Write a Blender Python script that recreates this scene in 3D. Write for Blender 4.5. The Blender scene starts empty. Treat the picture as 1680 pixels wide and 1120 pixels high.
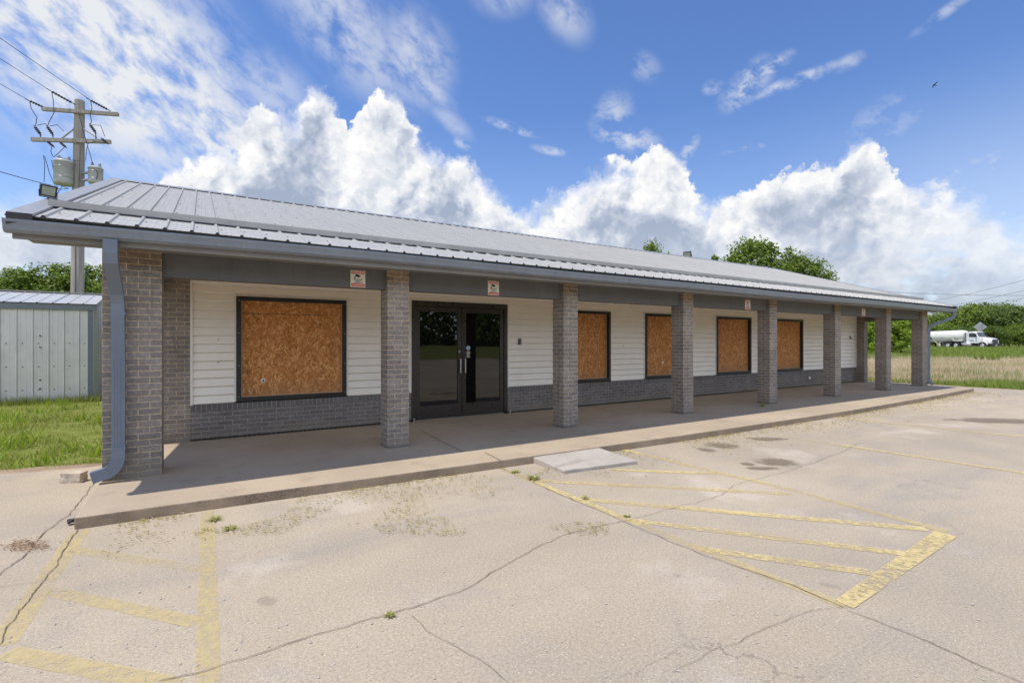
import bpy, bmesh, math, random
from mathutils import Vector, Matrix, noise as mnoise
R = math.radians
sc = bpy.context.scene
COL = sc.collection
random.seed(7)

# ------------------------------------------------------------------ camera
CAM_H, F, YAW = 1.471, 816.6, R(31.99)          # eye 1.47 m above the porch floor (z = 0)
cs, sn = math.cos(YAW), math.sin(YAW)
cd = bpy.data.cameras.new('camera'); cam = bpy.data.objects.new('camera', cd); COL.objects.link(cam)
cd.sensor_width = 36; cd.lens = 36*F/1680; cd.clip_start = .05; cd.clip_end = 9000
cam.location = (0, 0, CAM_H); cam.rotation_euler = (R(90), 0, -YAW)
sc.camera = cam
LOT = -.10                                        # level of the parking lot

def ray(u):
    t = (u-840)/F
    return sn+cs*t, cs-sn*t
def G(u, v, z=LOT):
    """survey helper: point of the plot seen at photo position (u, v) on level z"""
    d = F*(CAM_H-z)/(v-560); a, b = ray(u)
    return a*d, b*d
def D(u, v, d):
    a, b = ray(u)
    return Vector((a*d, b*d, CAM_H+(560-v)*d/F))

# ------------------------------------------------------------------ node helper
class NT:
    def __init__(s, tree):
        s.t = tree; s.n = tree.nodes; s.l = tree.links
    def new(s, typ, **kw):
        n = s.n.new(typ)
        for k, v in kw.items(): setattr(n, k, v)
        return n
    def set(s, sock, v):
        if isinstance(v, bpy.types.NodeSocket): s.l.new(v, sock)
        elif v is not None: sock.default_value = v
    def m(s, op, a, b=None, c=None, clamp=False):
        n = s.new('ShaderNodeMath', operation=op); n.use_clamp = clamp
        s.set(n.inputs[0], a)
        if b is not None: s.set(n.inputs[1], b)
        if c is not None: s.set(n.inputs[2], c)
        return n.outputs[0]
    def v(s, op, a, b=None, scale=None):
        n = s.new('ShaderNodeVectorMath', operation=op)
        s.set(n.inputs[0], a)
        if b is not None: s.set(n.inputs[1], b)
        if scale is not None: s.set(n.inputs['Scale'], scale)
        return n.outputs['Value'] if op in ('LENGTH', 'DOT_PRODUCT', 'DISTANCE') else n.outputs[0]
    def sep(s, a):
        n = s.new('ShaderNodeSeparateXYZ'); s.l.new(a, n.inputs[0]); return n.outputs
    def xyz(s, x, y, z=0.):
        n = s.new('ShaderNodeCombineXYZ')
        for i, q in enumerate((x, y, z)): s.set(n.inputs[i], q)
        return n.outputs[0]
    def noise(s, vec, scale, detail=3, rough=.5, dist=0., out=0):
        n = s.new('ShaderNodeTexNoise'); s.set(n.inputs['Vector'], vec)
        n.inputs['Scale'].default_value = scale; n.inputs['Detail'].default_value = detail
        n.inputs['Roughness'].default_value = rough; n.inputs['Distortion'].default_value = dist
        return n.outputs[out]
    def vor(s, vec, scale, feature='F1', smooth=.5, out='Distance'):
        n = s.new('ShaderNodeTexVoronoi', feature=feature); s.set(n.inputs['Vector'], vec)
        n.inputs['Scale'].default_value = scale
        if feature == 'SMOOTH_F1': n.inputs['Smoothness'].default_value = smooth
        return n.outputs[out]
    def ramp(s, fac, stops, interp='LINEAR'):
        n = s.new('ShaderNodeValToRGB'); s.set(n.inputs[0], fac); cr = n.color_ramp; cr.interpolation = interp
        while len(cr.elements) < len(stops): cr.elements.new(.5)
        for e, (p, c) in zip(cr.elements, stops):
            e.position = p; e.color = (c[0], c[1], c[2], 1) if hasattr(c, '__len__') else (c, c, c, 1)
        return n.outputs[0]
    def mix(s, f, a, b, blend='MIX'):
        n = s.new('ShaderNodeMix', data_type='RGBA', blend_type=blend); n.clamp_factor = True
        s.set(n.inputs[0], f)
        for i, q in ((6, a), (7, b)):
            if isinstance(q, tuple) and len(q) == 3: q = q+(1,)
            s.set(n.inputs[i], q)
        return n.outputs[2]
    def mapr(s, x, a, b, c=0., d=1., smooth=True):
        n = s.new('ShaderNodeMapRange', interpolation_type='SMOOTHSTEP' if smooth else 'LINEAR')
        s.set(n.inputs[0], x)
        for i, q in enumerate((a, b, c, d)): s.set(n.inputs[i+1], q)
        return n.outputs[0]
    def bump(s, h, dist=.01, strength=1.):
        n = s.new('ShaderNodeBump'); s.l.new(h, n.inputs['Height'])
        n.inputs['Distance'].default_value = dist; n.inputs['Strength'].default_value = strength
        return n.outputs[0]

MATS = {}
def mat(name, fn=None, col=None, rough=.6, metal=0., spec=.5, noise=0., nscale=6.):
    if name in MATS: return MATS[name]
    m = bpy.data.materials.new(name); m.use_nodes = True
    t = NT(m.node_tree); b = t.n['Principled BSDF']
    b.inputs['Roughness'].default_value = rough; b.inputs['Metallic'].default_value = metal
    b.inputs['Specular IOR Level'].default_value = spec
    if col is not None:
        if noise:
            oc = t.new('ShaderNodeTexCoord').outputs['Object']
            nz = t.noise(oc, nscale, 5, .6)
            f = t.mapr(nz, .25, .75, 1-noise, 1+noise, False)
            c = t.mix(1., tuple(col), t.xyz(f, f, f), 'MULTIPLY')
            t.l.new(c, b.inputs['Base Color'])
            r2 = t.mapr(t.noise(oc, nscale*3, 3), .3, .7, max(.05, rough-.12), min(1, rough+.12), False)
            t.l.new(r2, b.inputs['Roughness'])
        else: b.inputs['Base Color'].default_value = (*col, 1)
    if fn: fn(t, b)
    MATS[name] = m
    return m

# ------------------------------------------------------------------ mesh helper
class MB:
    def __init__(s): s.v = []; s.f = []; s.uv = []; s.mi = []; s.sm = []
    def face(s, pts, uv=None, mi=0, smooth=False):
        i = len(s.v); s.v += [tuple(p) for p in pts]; s.f.append(tuple(range(i, i+len(pts))))
        s.uv.append(uv); s.mi.append(mi); s.sm.append(smooth)
    def box(s, x0, x1, y0, y1, z0, z1, mi=0, local=False, skip='', M=None):
        def q(pts, ua, va, key):
            if key in skip: return
            if local:
                u0 = min(p[ua] for p in pts); v0 = z0 if va == 2 else min(p[va] for p in pts)
                uv = [(p[ua]-u0, p[va]-(0 if va == 2 else v0)) for p in pts]
            else: uv = [(p[ua], p[va]) for p in pts]
            if M is not None: pts = [M @ Vector(p) for p in pts]
            s.face(pts, uv, mi)
        q([(x0,y0,z0),(x1,y0,z0),(x1,y0,z1),(x0,y0,z1)], 0, 2, 'f')
        q([(x1,y1,z0),(x0,y1,z0),(x0,y1,z1),(x1,y1,z1)], 0, 2, 'k')
        q([(x0,y1,z0),(x0,y0,z0),(x0,y0,z1),(x0,y1,z1)], 1, 2, 'l')
        q([(x1,y0,z0),(x1,y1,z0),(x1,y1,z1),(x1,y0,z1)], 1, 2, 'r')
        q([(x0,y0,z1),(x1,y0,z1),(x1,y1,z1),(x0,y1,z1)], 0, 1, 't')
        q([(x0,y1,z0),(x1,y1,z0),(x1,y0,z0),(x0,y0,z0)], 0, 1, 'b')
    def grid(s, rows, mi=0, smooth=True, closed=False):
        """rows of points, shared verts -> smooth surface"""
        i = len(s.v); n = len(rows[0])
        for r in rows: s.v += [tuple(p) for p in r]
        for a in range(len(rows)-1):
            for b in range(n if closed else n-1):
                c = (b+1) % n
                s.f.append((i+a*n+b, i+a*n+c, i+(a+1)*n+c, i+(a+1)*n+b)); s.uv.append(None); s.mi.append(mi); s.sm.append(smooth)
    def tube(s, path, r, n=8, mi=0, caps=True, smooth=True):
        path = [Vector(p) for p in path]; rows = []
        rr = r if hasattr(r, '__len__') else [r]*len(path)
        ref = None
        for k, p in enumerate(path):
            d = (path[min(k+1, len(path)-1)]-path[max(k-1, 0)]).normalized()
            if ref is None or abs(d.dot(ref)) > .95:
                ref = Vector((0,0,1)) if abs(d.z) < .9 else Vector((1,0,0))
            a = d.cross(ref).normalized(); b = d.cross(a).normalized(); ref = a.cross(d).normalized()*1.
            rows.append([p+(a*math.cos(2*math.pi*j/n)+b*math.sin(2*math.pi*j/n))*rr[k] for j in range(n)])
        s.grid(rows, mi, smooth, True)
        if caps:
            s.face(rows[0], None, mi); s.face(rows[-1][::-1], None, mi)
    def rect_sweep(s, path, w, h, side, mi=0):
        """rectangular duct along path; side = fixed width direction"""
        side = Vector(side).normalized(); path = [Vector(p) for p in path]; rows = []
        for k, p in enumerate(path):
            d = Vector((0,0,0))
            if k > 0: d += (p-path[k-1]).normalized()
            if k < len(path)-1: d += (path[k+1]-p).normalized()
            d.normalize(); up = d.cross(side).normalized()
            rows.append([p+side*w/2+up*h/2, p-side*w/2+up*h/2, p-side*w/2-up*h/2, p+side*w/2-up*h/2])
        s.grid(rows, mi, False, True); s.face(rows[0], None, mi); s.face(rows[-1][::-1], None, mi)
    def lathe(s, prof, n=16, axis='Z', o=(0,0,0), mi=0, smooth=True, ang=0):
        rows = []
        for r, h in prof:
            row = []
            for j in range(n):
                a = 2*math.pi*j/n+ang
                p = (r*math.cos(a), r*math.sin(a), h)
                if axis == 'X': p = (h, p[0], p[1])
                if axis == 'Y': p = (p[0], h, p[1])
                row.append(Vector(o)+Vector(p))
            rows.append(row)
        s.grid(rows, mi, smooth, True)
    def xform(s, M, i0=0): s.v[i0:] = [tuple(M @ Vector(p)) for p in s.v[i0:]]
    def build(s, name, mats, parent=None, loc=None, fixn=False):
        me = bpy.data.meshes.new(name); me.from_pydata(s.v, [], s.f)
        if not hasattr(mats, '__len__'): mats = [mats]
        for m in mats: me.materials.append(m)
        me.polygons.foreach_set('material_index', s.mi); me.polygons.foreach_set('use_smooth', s.sm)
        if any(u is not None for u in s.uv):
            ul = me.uv_layers.new(name='UVMap'); k = 0
            flat = []
            for f, u in zip(s.f, s.uv):
                for j in range(len(f)): flat += (u[j] if u is not None else (0., 0.))
            ul.data.foreach_set('uv', flat)
        if fixn:
            bm = bmesh.new(); bm.from_mesh(me); bmesh.ops.remove_doubles(bm, verts=bm.verts, dist=1e-5)
            bmesh.ops.recalc_face_normals(bm, faces=bm.faces); bm.to_mesh(me); bm.free()
        me.update()
        o = bpy.data.objects.new(name, me); COL.objects.link(o)
        if parent is not None: o.parent = parent
        if loc is not None: o.location = loc
        return o

def tag(o, label=None, cat=None, group=None, kind=None):
    if label: o['label'] = label
    if cat: o['category'] = cat
    if group: o['group'] = group
    if kind: o['kind'] = kind
    return o
def thing(name, label, cat, loc=(0,0,0), rz=0, group=None):
    o = bpy.data.objects.new(name, None); COL.objects.link(o); o.location = loc; o.rotation_euler = (0,0,rz)
    o.empty_display_size = .2
    return tag(o, label, cat, group)
def copy_tree(o, parent=None):
    c = o.copy(); COL.objects.link(c)
    if parent is not None: c.parent = parent
    for ch in list(o.children): copy_tree(ch, c)
    return c
def bevel(o, w, seg=2):
    m = o.modifiers.new('bevel', 'BEVEL'); m.width = w; m.segments = seg; m.limit_method = 'ANGLE'; return o

# ------------------------------------------------------------------ materials
def brickmat(name, c1, c2, mortar, bw=.203, rh=.0677, ms=.010, offset=.5, dirt=.35, rot=False):
    def fn(t, b):
        uv = t.new('ShaderNodeTexCoord').outputs['UV']
        oc = t.new('ShaderNodeTexCoord').outputs['Object']
        wob = t.v('SCALE', t.v('SUBTRACT', t.noise(oc, 22, 3, out=1), (.5,.5,.5)), scale=.006)
        br = t.new('ShaderNodeTexBrick'); br.offset = offset; br.offset_frequency = 2; br.squash = 1
        oi = t.new('ShaderNodeObjectInfo').outputs['Random']
        sh_ = t.m('MULTIPLY', t.m('FLOOR', t.m('MULTIPLY', oi, 37.)), 2*rh)
        t.l.new(t.v('ADD', t.v('ADD', uv, wob), t.xyz(0., sh_, 0.)), br.inputs['Vector'])
        br.inputs['Scale'].default_value = 1; br.inputs['Brick Width'].default_value = bw; br.inputs['Row Height'].default_value = rh
        br.inputs['Mortar Size'].default_value = ms*.5; br.inputs['Mortar Smooth'].default_value = .25; br.inputs['Bias'].default_value = -.1
        br.inputs['Color1'].default_value = (*c1, 1); br.inputs['Color2'].default_value = (*c2, 1); br.inputs['Mortar'].default_value = (*mortar, 1)
        n1 = t.noise(oc, 38, 5, .65); n2 = t.noise(oc, 2.2, 4, .6)
        f = t.m('MULTIPLY', t.mapr(n1, .25, .75, 1-dirt, 1+dirt, False), t.mapr(n2, .25, .75, .82, 1.18, False))
        c = t.mix(1., br.outputs['Color'], t.xyz(f, f, f), 'MULTIPLY')
        eff = t.mapr(t.noise(oc, 9, 5, .7), .64, .78, 0, .45)          # pale scuffs of lime
        c = t.mix(eff, c, tuple(q*.8+.08 for q in mortar))
        zz = t.sep(oc)[2]; spl = t.mapr(t.m('ADD', zz, t.m('MULTIPLY', t.noise(oc, 5, 5, .65), .5)), .22, .52, .55, 0)
        c = t.mix(spl, c, (.20,.165,.13))
        c = t.mix(t.mapr(t.noise(t.v('MULTIPLY', oc, (6, 6, .7)), 1.3, 4, .6), .56, .72, 0, .4), c, (.10,.088,.08))
        t.l.new(c, b.inputs['Base Color'])
        h = t.m('ADD', t.m('MULTIPLY', br.outputs['Fac'], -1), t.m('MULTIPLY', n1, .35))
        t.l.new(t.bump(h, .006, .8), b.inputs['Normal']); b.inputs['Roughness'].default_value = .85
    return mat(name, fn)
M_col = brickmat('column_brick', (.245,.218,.20), (.168,.150,.140), (.46,.365,.26), ms=.0115)
M_coltop = brickmat('tan_top_brick', (.245,.185,.130), (.155,.117,.085), (.49,.37,.235))  # tan tone for the top courses of the columns
M_wain = brickmat('wainscot_brick', (.175,.166,.164), (.118,.112,.112), (.36,.31,.26), ms=.010)
M_rowl = brickmat('rowlock_brick', (.150,.144,.142), (.100,.096,.096), (.34,.295,.25), bw=.0677, rh=.30, offset=0., ms=.009)

def f_siding(t, b):
    oc = t.new('ShaderNodeTexCoord').outputs['Object']
    n = t.noise(oc, 3, 4, .6); st = t.noise(t.v('MULTIPLY', oc, (9, 1, 1.2)), 2.5, 4, .6)
    c = t.ramp(n, [(.2, (.80,.757,.682)), (.8, (.87,.835,.765))])
    c = t.mix(t.mapr(st, .6, .8, 0, .22), c, (.52,.46,.37))
    t.l.new(c, b.inputs['Base Color']); b.inputs['Roughness'].default_value = .5
M_siding = mat('vinyl_siding', f_siding)
M_wtrim = mat('white_trim', col=(.74,.71,.65), rough=.45)
M_wall = mat('wall_core', col=(.30,.28,.26), rough=.9)

def f_osb(t, b):
    oc = t.new('ShaderNodeTexCoord').outputs['Object']
    s = t.sep(oc); p = t.xyz(s[0], s[2], 0.)
    wob = t.v('SCALE', t.v('SUBTRACT', t.noise(p, 7, 2, out=1), (.5,.5,.5)), scale=.03)
    cols = None; 
    for k, (rot, sx, sy) in enumerate(((8, 11, 48), (-32, 11, 44), (62, 14, 52), (-78, 14, 50))):
        mp = t.new('ShaderNodeMapping'); t.l.new(t.v('ADD', p, wob), mp.inputs[0])
        mp.inputs['Rotation'].default_value = (0,0,R(rot)); mp.inputs['Location'].default_value = (k*3.3, k*1.7, 0)
        mp2 = t.v('MULTIPLY', mp.outputs[0], (sx, sy, 1))
        cell = t.vor(mp2, 1., out='Color'); rnd = t.sep(cell)
        fine = t.noise(t.v('MULTIPLY', mp.outputs[0], (20, 300, 1)), 1., 2)
        q = t.m('ADD', t.m('MULTIPLY', rnd[0], .8), t.m('MULTIPLY', fine, .2))
        col = t.ramp(q, [(.03, (.20,.07,.018)), (.22, (.38,.145,.036)), (.6, (.53,.225,.062)), (.95, (.76,.43,.18))])
        if cols is None: cols = col
        else: cols = t.mix(t.m('GREATER_THAN', rnd[1], (0, .5, .64, .73)[k]), cols, col)
    big = t.noise(p, 1.6, 4, .6)
    cols = t.mix(t.mapr(big, .35, .7, 0, .25), cols, (.43,.16,.04))
    dk = t.mapr(t.noise(t.v('MULTIPLY', p, (1, 2.6, 1)), 22, 3, .6), .62, .72, 0, .6)
    cols = t.mix(dk, cols, (.13,.05,.018))
    wst = t.mapr(t.m('ADD', s[2], t.m('MULTIPLY', t.noise(t.v('MULTIPLY', oc, (1, 1, .3)), 4, 5, .65), .5)), .85, 1.15, .35, 0)
    cols = t.mix(wst, cols, (.24,.15,.09))
    oi = t.new('ShaderNodeObjectInfo').outputs['Random']; fv = t.mapr(oi, 0, 1, .86, 1.12, False); cols = t.mix(1., cols, t.xyz(fv, fv, fv), 'MULTIPLY')
    t.l.new(cols, b.inputs['Base Color']); b.inputs['Roughness'].default_value = .75
    t.l.new(t.bump(t.noise(p, 60, 3), .004, .5), b.inputs['Normal'])
M_osb = mat('oriented_strand_board', f_osb)
M_stop = mat('raw_timber_stop', col=(.46,.29,.16), rough=.7, noise=.2, nscale=15)
M_black = mat('black_window_frame', col=(.012,.012,.013), rough=.4, noise=.3)
M_bronze = mat('dark_bronze_door_frame', col=(.030,.023,.020), rough=.35, noise=.2)
def f_glass(t, b):
    b.inputs['Base Color'].default_value = (.004,.004,.005,1); b.inputs['Roughness'].default_value = .015
    b.inputs['IOR'].default_value = 1.62
    oc = t.new('ShaderNodeTexCoord').outputs['Object']
    t.l.new(t.bump(t.noise(oc, 1.5, 2), .004, .25), b.inputs['Normal'])
M_glass = mat('dark_door_glass', f_glass)
M_chrome = mat('brushed_aluminium', col=(.40,.39,.38), rough=.35, metal=1)
def weathered(name, col, rough, grime, amt=.3):
    def fn(t, b):
        oc = t.new('ShaderNodeTexCoord').outputs['Object']
        n = t.noise(oc, 2.2, 5, .6); st = t.noise(t.v('MULTIPLY', oc, (7, 7, .6)), 2.0, 5, .65); sp = t.noise(oc, 45, 3, .6)
        f = t.m('MULTIPLY', t.mapr(n, .3, .7, .88, 1.12, False), t.mapr(sp, .3, .7, .95, 1.05, False))
        c = t.mix(1., tuple(col), t.xyz(f, f, f), 'MULTIPLY')
        c = t.mix(t.mapr(st, .52, .74, 0, amt), c, tuple(grime))
        c = t.mix(t.mapr(t.noise(oc, 14, 4, .7), .66, .74, 0, amt), c, tuple(min(1, q*1.5+.05) for q in col))
        t.l.new(c, b.inputs['Base Color']); t.l.new(t.mapr(n, .3, .7, rough-.08, rough+.15, False), b.inputs['Roughness'])
        t.l.new(t.bump(t.m('ADD', t.m('MULTIPLY', n, .6), t.m('MULTIPLY', sp, .08)), .012, .5), b.inputs['Normal'])
    return mat(name, fn)
M_slate = weathered('slate_gutter_paint', (.185,.208,.242), .4, (.10,.10,.10), .35)
M_down = mat('blue_grey_downspout_paint', col=(.145,.178,.228), rough=.4, noise=.14, nscale=3)
M_fascia = weathered('grey_fascia_paint', (.205,.195,.185), .65, (.12,.105,.09), .4)
M_beam = weathered('dark_grey_beam_paint', (.118,.117,.118), .7, (.07,.062,.056), .45)
M_ceil = mat('porch_ceiling', col=(.68,.46,.22), rough=.8, noise=.1)
def f_roof(t, b):
    oc = t.new('ShaderNodeTexCoord').outputs['Object']
    st = t.noise(t.v('MULTIPLY', oc, (22, .8, .8)), 1.6, 5, .65)
    n = t.noise(oc, 5, 5, .6)
    c = t.ramp(st, [(.2, (.295,.297,.285)), (.5, (.345,.347,.334)), (.8, (.39,.392,.378))])
    c = t.mix(t.mapr(n, .55, .8, 0, .4), c, (.275,.275,.262))
    t.l.new(c, b.inputs['Base Color']); b.inputs['Metallic'].default_value = .1; b.inputs['Specular IOR Level'].default_value = .25
    t.l.new(t.mapr(n, .3, .7, .55, .7, False), b.inputs['Roughness'])
M_roof = mat('galvanised_roof_panel', f_roof)
M_eave = mat('eave_strip_metal', col=(.385,.387,.373), rough=.6, metal=.1, spec=.3, noise=.1, nscale=5)  # lighter tone on the roof strip below the snow guard
M_rtrim = mat('roof_trim_metal', col=(.29,.30,.315), rough=.45, metal=.25, noise=.12)
M_guard = mat('snow_guard_metal', col=(.42,.42,.42), rough=.45, metal=.25, noise=.15, nscale=3)

def f_lot(t, b):
    oc = t.new('ShaderNodeTexCoord').outputs['Object']; s = t.sep(oc)
    n0 = t.noise(oc, .22, 5, .6, .4); n1 = t.noise(oc, 1.1, 6, .65); n2 = t.noise(oc, 60, 4, .7); n3 = t.noise(oc, 190, 2, .6)
    c = t.ramp(n0, [(.32, (.345,.294,.226)), (.5, (.435,.365,.270)), (.68, (.51,.432,.322))])
    c = t.mix(t.mapr(n1, .48, .72, 0, .6), c, (.35,.31,.265))
    streak = t.noise(t.v('MULTIPLY', t.v('ADD', oc, t.v('SCALE', t.noise(oc, .35, 2, out=1), scale=1.5)), (.22, 1.1, 1)), .9, 4, .6)
    c = t.mix(t.mapr(streak, .54, .70, 0, .5), c, (.30,.272,.24))
    pale = t.mapr(t.noise(t.v('ADD', oc, (31, 7, 0)), .8, 4, .65), .56, .70, 0, .5)
    c = t.mix(pale, c, (.58,.51,.425))
    f = t.m('MULTIPLY', t.mapr(n2, .3, .7, .74, 1.24, False), t.mapr(n3, .3, .7, .78, 1.2, False))
    c = t.mix(1., c, t.xyz(f, f, f), 'MULTIPLY')
    vo = t.new('ShaderNodeTexVoronoi'); t.l.new(oc, vo.inputs['Vector']); vo.inputs['Scale'].default_value = 85
    rc = t.sep(vo.outputs['Color'])
    stone = t.m('MULTIPLY', t.m('GREATER_THAN', rc[0], .78), t.mapr(vo.outputs['Distance'], .2, .42, 1, 0))
    c = t.mix(stone, c, t.mix(rc[1], (.26,.21,.16), (.70,.64,.56)))
    pit = t.m('MULTIPLY', t.m('GREATER_THAN', rc[2], .87), t.mapr(vo.outputs['Distance'], .22, .45, .8, 0))
    c = t.mix(pit, c, (.15,.125,.105))
    drip = t.new('ShaderNodeTexVoronoi'); drip.inputs['Scale'].default_value = 1.7
    t.l.new(t.v('ADD', oc, t.v('SCALE', t.noise(oc, 6, 4, .6, out=1), scale=.18)), drip.inputs['Vector']); dc = t.sep(drip.outputs['Color'])
    dr = t.m('MULTIPLY', t.m('GREATER_THAN', dc[0], .74), t.mapr(drip.outputs['Distance'], t.m('MULTIPLY', dc[1], .10), t.m('ADD', t.m('MULTIPLY', dc[1], .12), .03), .42, 0))
    c = t.mix(dr, c, (.20,.17,.135))
    # hairline crazing
    cz = t.new('ShaderNodeTexVoronoi', feature='DISTANCE_TO_EDGE'); cz.inputs['Scale'].default_value = .33
    t.l.new(t.v('ADD', oc, t.v('SCALE', t.noise(oc, 2.2, 5, .65, out=1), scale=.7)), cz.inputs['Vector'])
    hair = t.m('MULTIPLY', t.mapr(cz.outputs['Distance'], 0., .0045, 1, 0), t.mapr(t.noise(oc, .5, 3), .5, .62, 0, .45))
    c = t.mix(hair, c, (.13,.11,.09))
    t.l.new(c, b.inputs['Base Color']); b.inputs['Roughness'].default_value = .92
    h = t.m('ADD', t.m('MULTIPLY', n2, .7), t.m('ADD', t.m('MULTIPLY', n3, .4), t.m('MULTIPLY', stone, .35)))
    t.l.new(t.bump(h, .006, .8), b.inputs['Normal'])
M_lot = mat('weathered_lot_concrete', f_lot)

def f_slab(t, b):
    oc = t.new('ShaderNodeTexCoord').outputs['Object']
    n0 = t.noise(oc, .5, 5, .6); n1 = t.noise(oc, 2.5, 6, .7); n2 = t.noise(oc, 70, 4, .7)
    c = t.ramp(n0, [(.3, (.36,.292,.215)), (.7, (.48,.392,.285))])
    c = t.mix(t.mapr(n1, .52, .72, 0, .5), c, (.26,.205,.148))
    f = t.mapr(n2, .3, .7, .82, 1.16, False)
    c = t.mix(1., c, t.xyz(f, f, f), 'MULTIPLY')
    t.l.new(c, b.inputs['Base Color']); b.inputs['Roughness'].default_value = .85
    t.l.new(t.bump(n2, .003, .6), b.inputs['Normal'])
M_slab = mat('porch_concrete', f_slab)
def f_kerb(t, b):
    oc = t.new('ShaderNodeTexCoord').outputs['Object']; s = t.sep(oc)
    n1 = t.noise(oc, 4, 6, .7); n2 = t.noise(oc, 60, 4, .7)
    c = t.ramp(n1, [(.3, (.26,.20,.14)), (.55, (.37,.285,.20)), (.75, (.44,.345,.25))])
    grime = t.m('MULTIPLY', t.mapr(t.noise(oc, 1.1, 3), .42, .6, .25, 1.), t.mapr(n2, .35, .6, 1, .4))
    c = t.mix(t.m('MULTIPLY', grime, t.mapr(s[0], -.5, 5., .8, .38)), c, (.085,.065,.048))
    t.l.new(c, b.inputs['Base Color']); b.inputs['Roughness'].default_value = .95
    t.l.new(t.bump(t.m('ADD', n1, n2), .008, .8), b.inputs['Normal'])
M_kerb = mat('grimy_kerb_face', f_kerb)
def f_pad(t, b):
    oc = t.new('ShaderNodeTexCoord').outputs['Object']
    n0 = t.noise(oc, 1.5, 5, .65); n2 = t.noise(oc, 80, 4, .7)
    c = t.ramp(n0, [(.3, (.37,.335,.295)), (.7, (.49,.445,.39))])
    f = t.mapr(n2, .3, .7, .85, 1.14, False); c = t.mix(1., c, t.xyz(f, f, f), 'MULTIPLY')
    st = t.mapr(t.noise(t.v('MULTIPLY', oc, (1, 4, 1)), 1.2, 4, .6), .54, .66, 0, .55)
    c = t.mix(st, c, (.26,.235,.205))
    t.l.new(c, b.inputs['Base Color']); b.inputs['Roughness'].default_value = .9
    t.l.new(t.bump(n2, .004, .6), b.inputs['Normal'])
M_pad = mat('pale_ramp_concrete', f_pad)

def decal(name, col, lo, hi, scale, wear, edge=None, rough=.9):
    """thin mark on the pavement with a worn, broken outline"""
    def fn(t, b):
        oc = t.new('ShaderNodeTexCoord').outputs['Object']
        n = t.noise(oc, scale, 6, .72); n2 = t.noise(oc, 150, 3, .6); nb = t.noise(oc, .9, 3)
        w = t.m('ADD', t.m('ADD', t.m('MULTIPLY', n, .55), t.m('MULTIPLY', n2, .45)), t.m('MULTIPLY', t.m('SUBTRACT', nb, .5), .35))
        a = t.mapr(w, lo, hi, wear, 0)
        if edge:
            uv = t.new('ShaderNodeTexCoord').outputs['UV']
            r = t.v('LENGTH', uv)
            rr = t.m('ADD', r, t.m('MULTIPLY', t.m('SUBTRACT', t.noise(oc, 5, 5, .65), .5), 1.5))
            a = t.m('MULTIPLY', a, t.mapr(rr, edge, 1., 1, 0))
        f = t.mapr(n2, .3, .7, .8, 1.15, False)
        c = t.mix(1., col, t.xyz(f, f, f), 'MULTIPLY'); t.l.new(c, b.inputs['Base Color'])
        b.inputs['Roughness'].default_value = rough
        t.l.new(a, b.inputs['Alpha'])
    return mat(name, fn)
M_yellow = decal('worn_yellow_paint', (.66,.53,.25), .45, .60, 24, .90)
M_faint = decal('faint_yellow_paint', (.63,.52,.27), .40, .56, 20, .75)
M_mid = decal('half_worn_yellow_paint', (.64,.52,.26), .44, .60, 24, .66)
M_stain = decal('oil_stain', (.24,.19,.14), .45, .95, 10, .75, .30)
M_crack = mat('crack_dark', col=(.155,.128,.10), rough=1, spec=0.)  # dark tone of pavement cracks and floor joints

def leafmat(name, dark, mid, light, trans=.3):
    def fn(t, b):
        oc = t.new('ShaderNodeTexCoord').outputs['Object']
        ri = t.new('ShaderNodeNewGeometry').outputs['Random Per Island']
        n = t.noise(oc, .7, 4, .65)
        q = t.m('ADD', t.m('MULTIPLY', ri, .45), t.m('MULTIPLY', t.m('SUBTRACT', n, .12), .75))
        c = t.ramp(q, [(.2, dark), (.5, mid), (.85, light)])
        b.inputs['Roughness'].default_value = .6; b.inputs['Specular IOR Level'].default_value = .25
        t.l.new(c, b.inputs['Base Color'])
        tr = t.new('ShaderNodeBsdfTranslucent'); t.l.new(t.mix(1., c, (1.2,1.25,.6), 'MULTIPLY'), tr.inputs['Color'])
        ms = t.new('ShaderNodeMixShader'); ms.inputs[0].default_value = trans
        t.l.new(b.outputs[0], ms.inputs[1]); t.l.new(tr.outputs[0], ms.inputs[2])
        t.l.new(ms.outputs[0], t.n['Material Output'].inputs['Surface'])
    return mat(name, fn)
M_leaf = leafmat('tree_leaves', (.075,.12,.02), (.155,.225,.034), (.26,.33,.05))
M_leaf2 = leafmat('dark_tree_leaves', (.055,.09,.02), (.105,.16,.032), (.18,.24,.05))
M_bush = leafmat('bright_bush_leaves', (.14,.21,.025), (.24,.34,.04), (.36,.46,.07), .4)
M_grass = leafmat('green_grass_blades', (.12,.165,.03), (.25,.30,.055), (.52,.47,.19), .3)
M_tan = leafmat('dry_grass_stems', (.46,.35,.23), (.70,.54,.39), (.82,.68,.53), .2)
M_green = leafmat('field_green_blades', (.14,.20,.035), (.22,.29,.06), (.34,.37,.10), .25)
M_clip = leafmat('dry_clippings', (.16,.15,.05), (.34,.29,.10), (.48,.40,.18), .2)
M_tuft = leafmat('tuft_blades', (.16,.18,.04), (.30,.30,.08), (.48,.42,.18), .2)
M_bark = mat('bark', col=(.10,.08,.06), rough=.9, noise=.3, nscale=8)
def f_ground(t, b):
    oc = t.new('ShaderNodeTexCoord').outputs['Object']
    n = t.noise(oc, .3, 6, .65); n2 = t.noise(oc, 9, 5, .7)
    c = t.ramp(n2, [(.3, (.12,.15,.035)), (.55, (.20,.23,.055)), (.75, (.32,.29,.12))])
    c = t.mix(t.mapr(n, .5, .7, 0, .5), c, (.20,.19,.08))
    t.l.new(c, b.inputs['Base Color']); b.inputs['Roughness'].default_value = 1; b.inputs['Specular IOR Level'].default_value = .1
M_ground = mat('rough_turf', f_ground)
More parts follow.
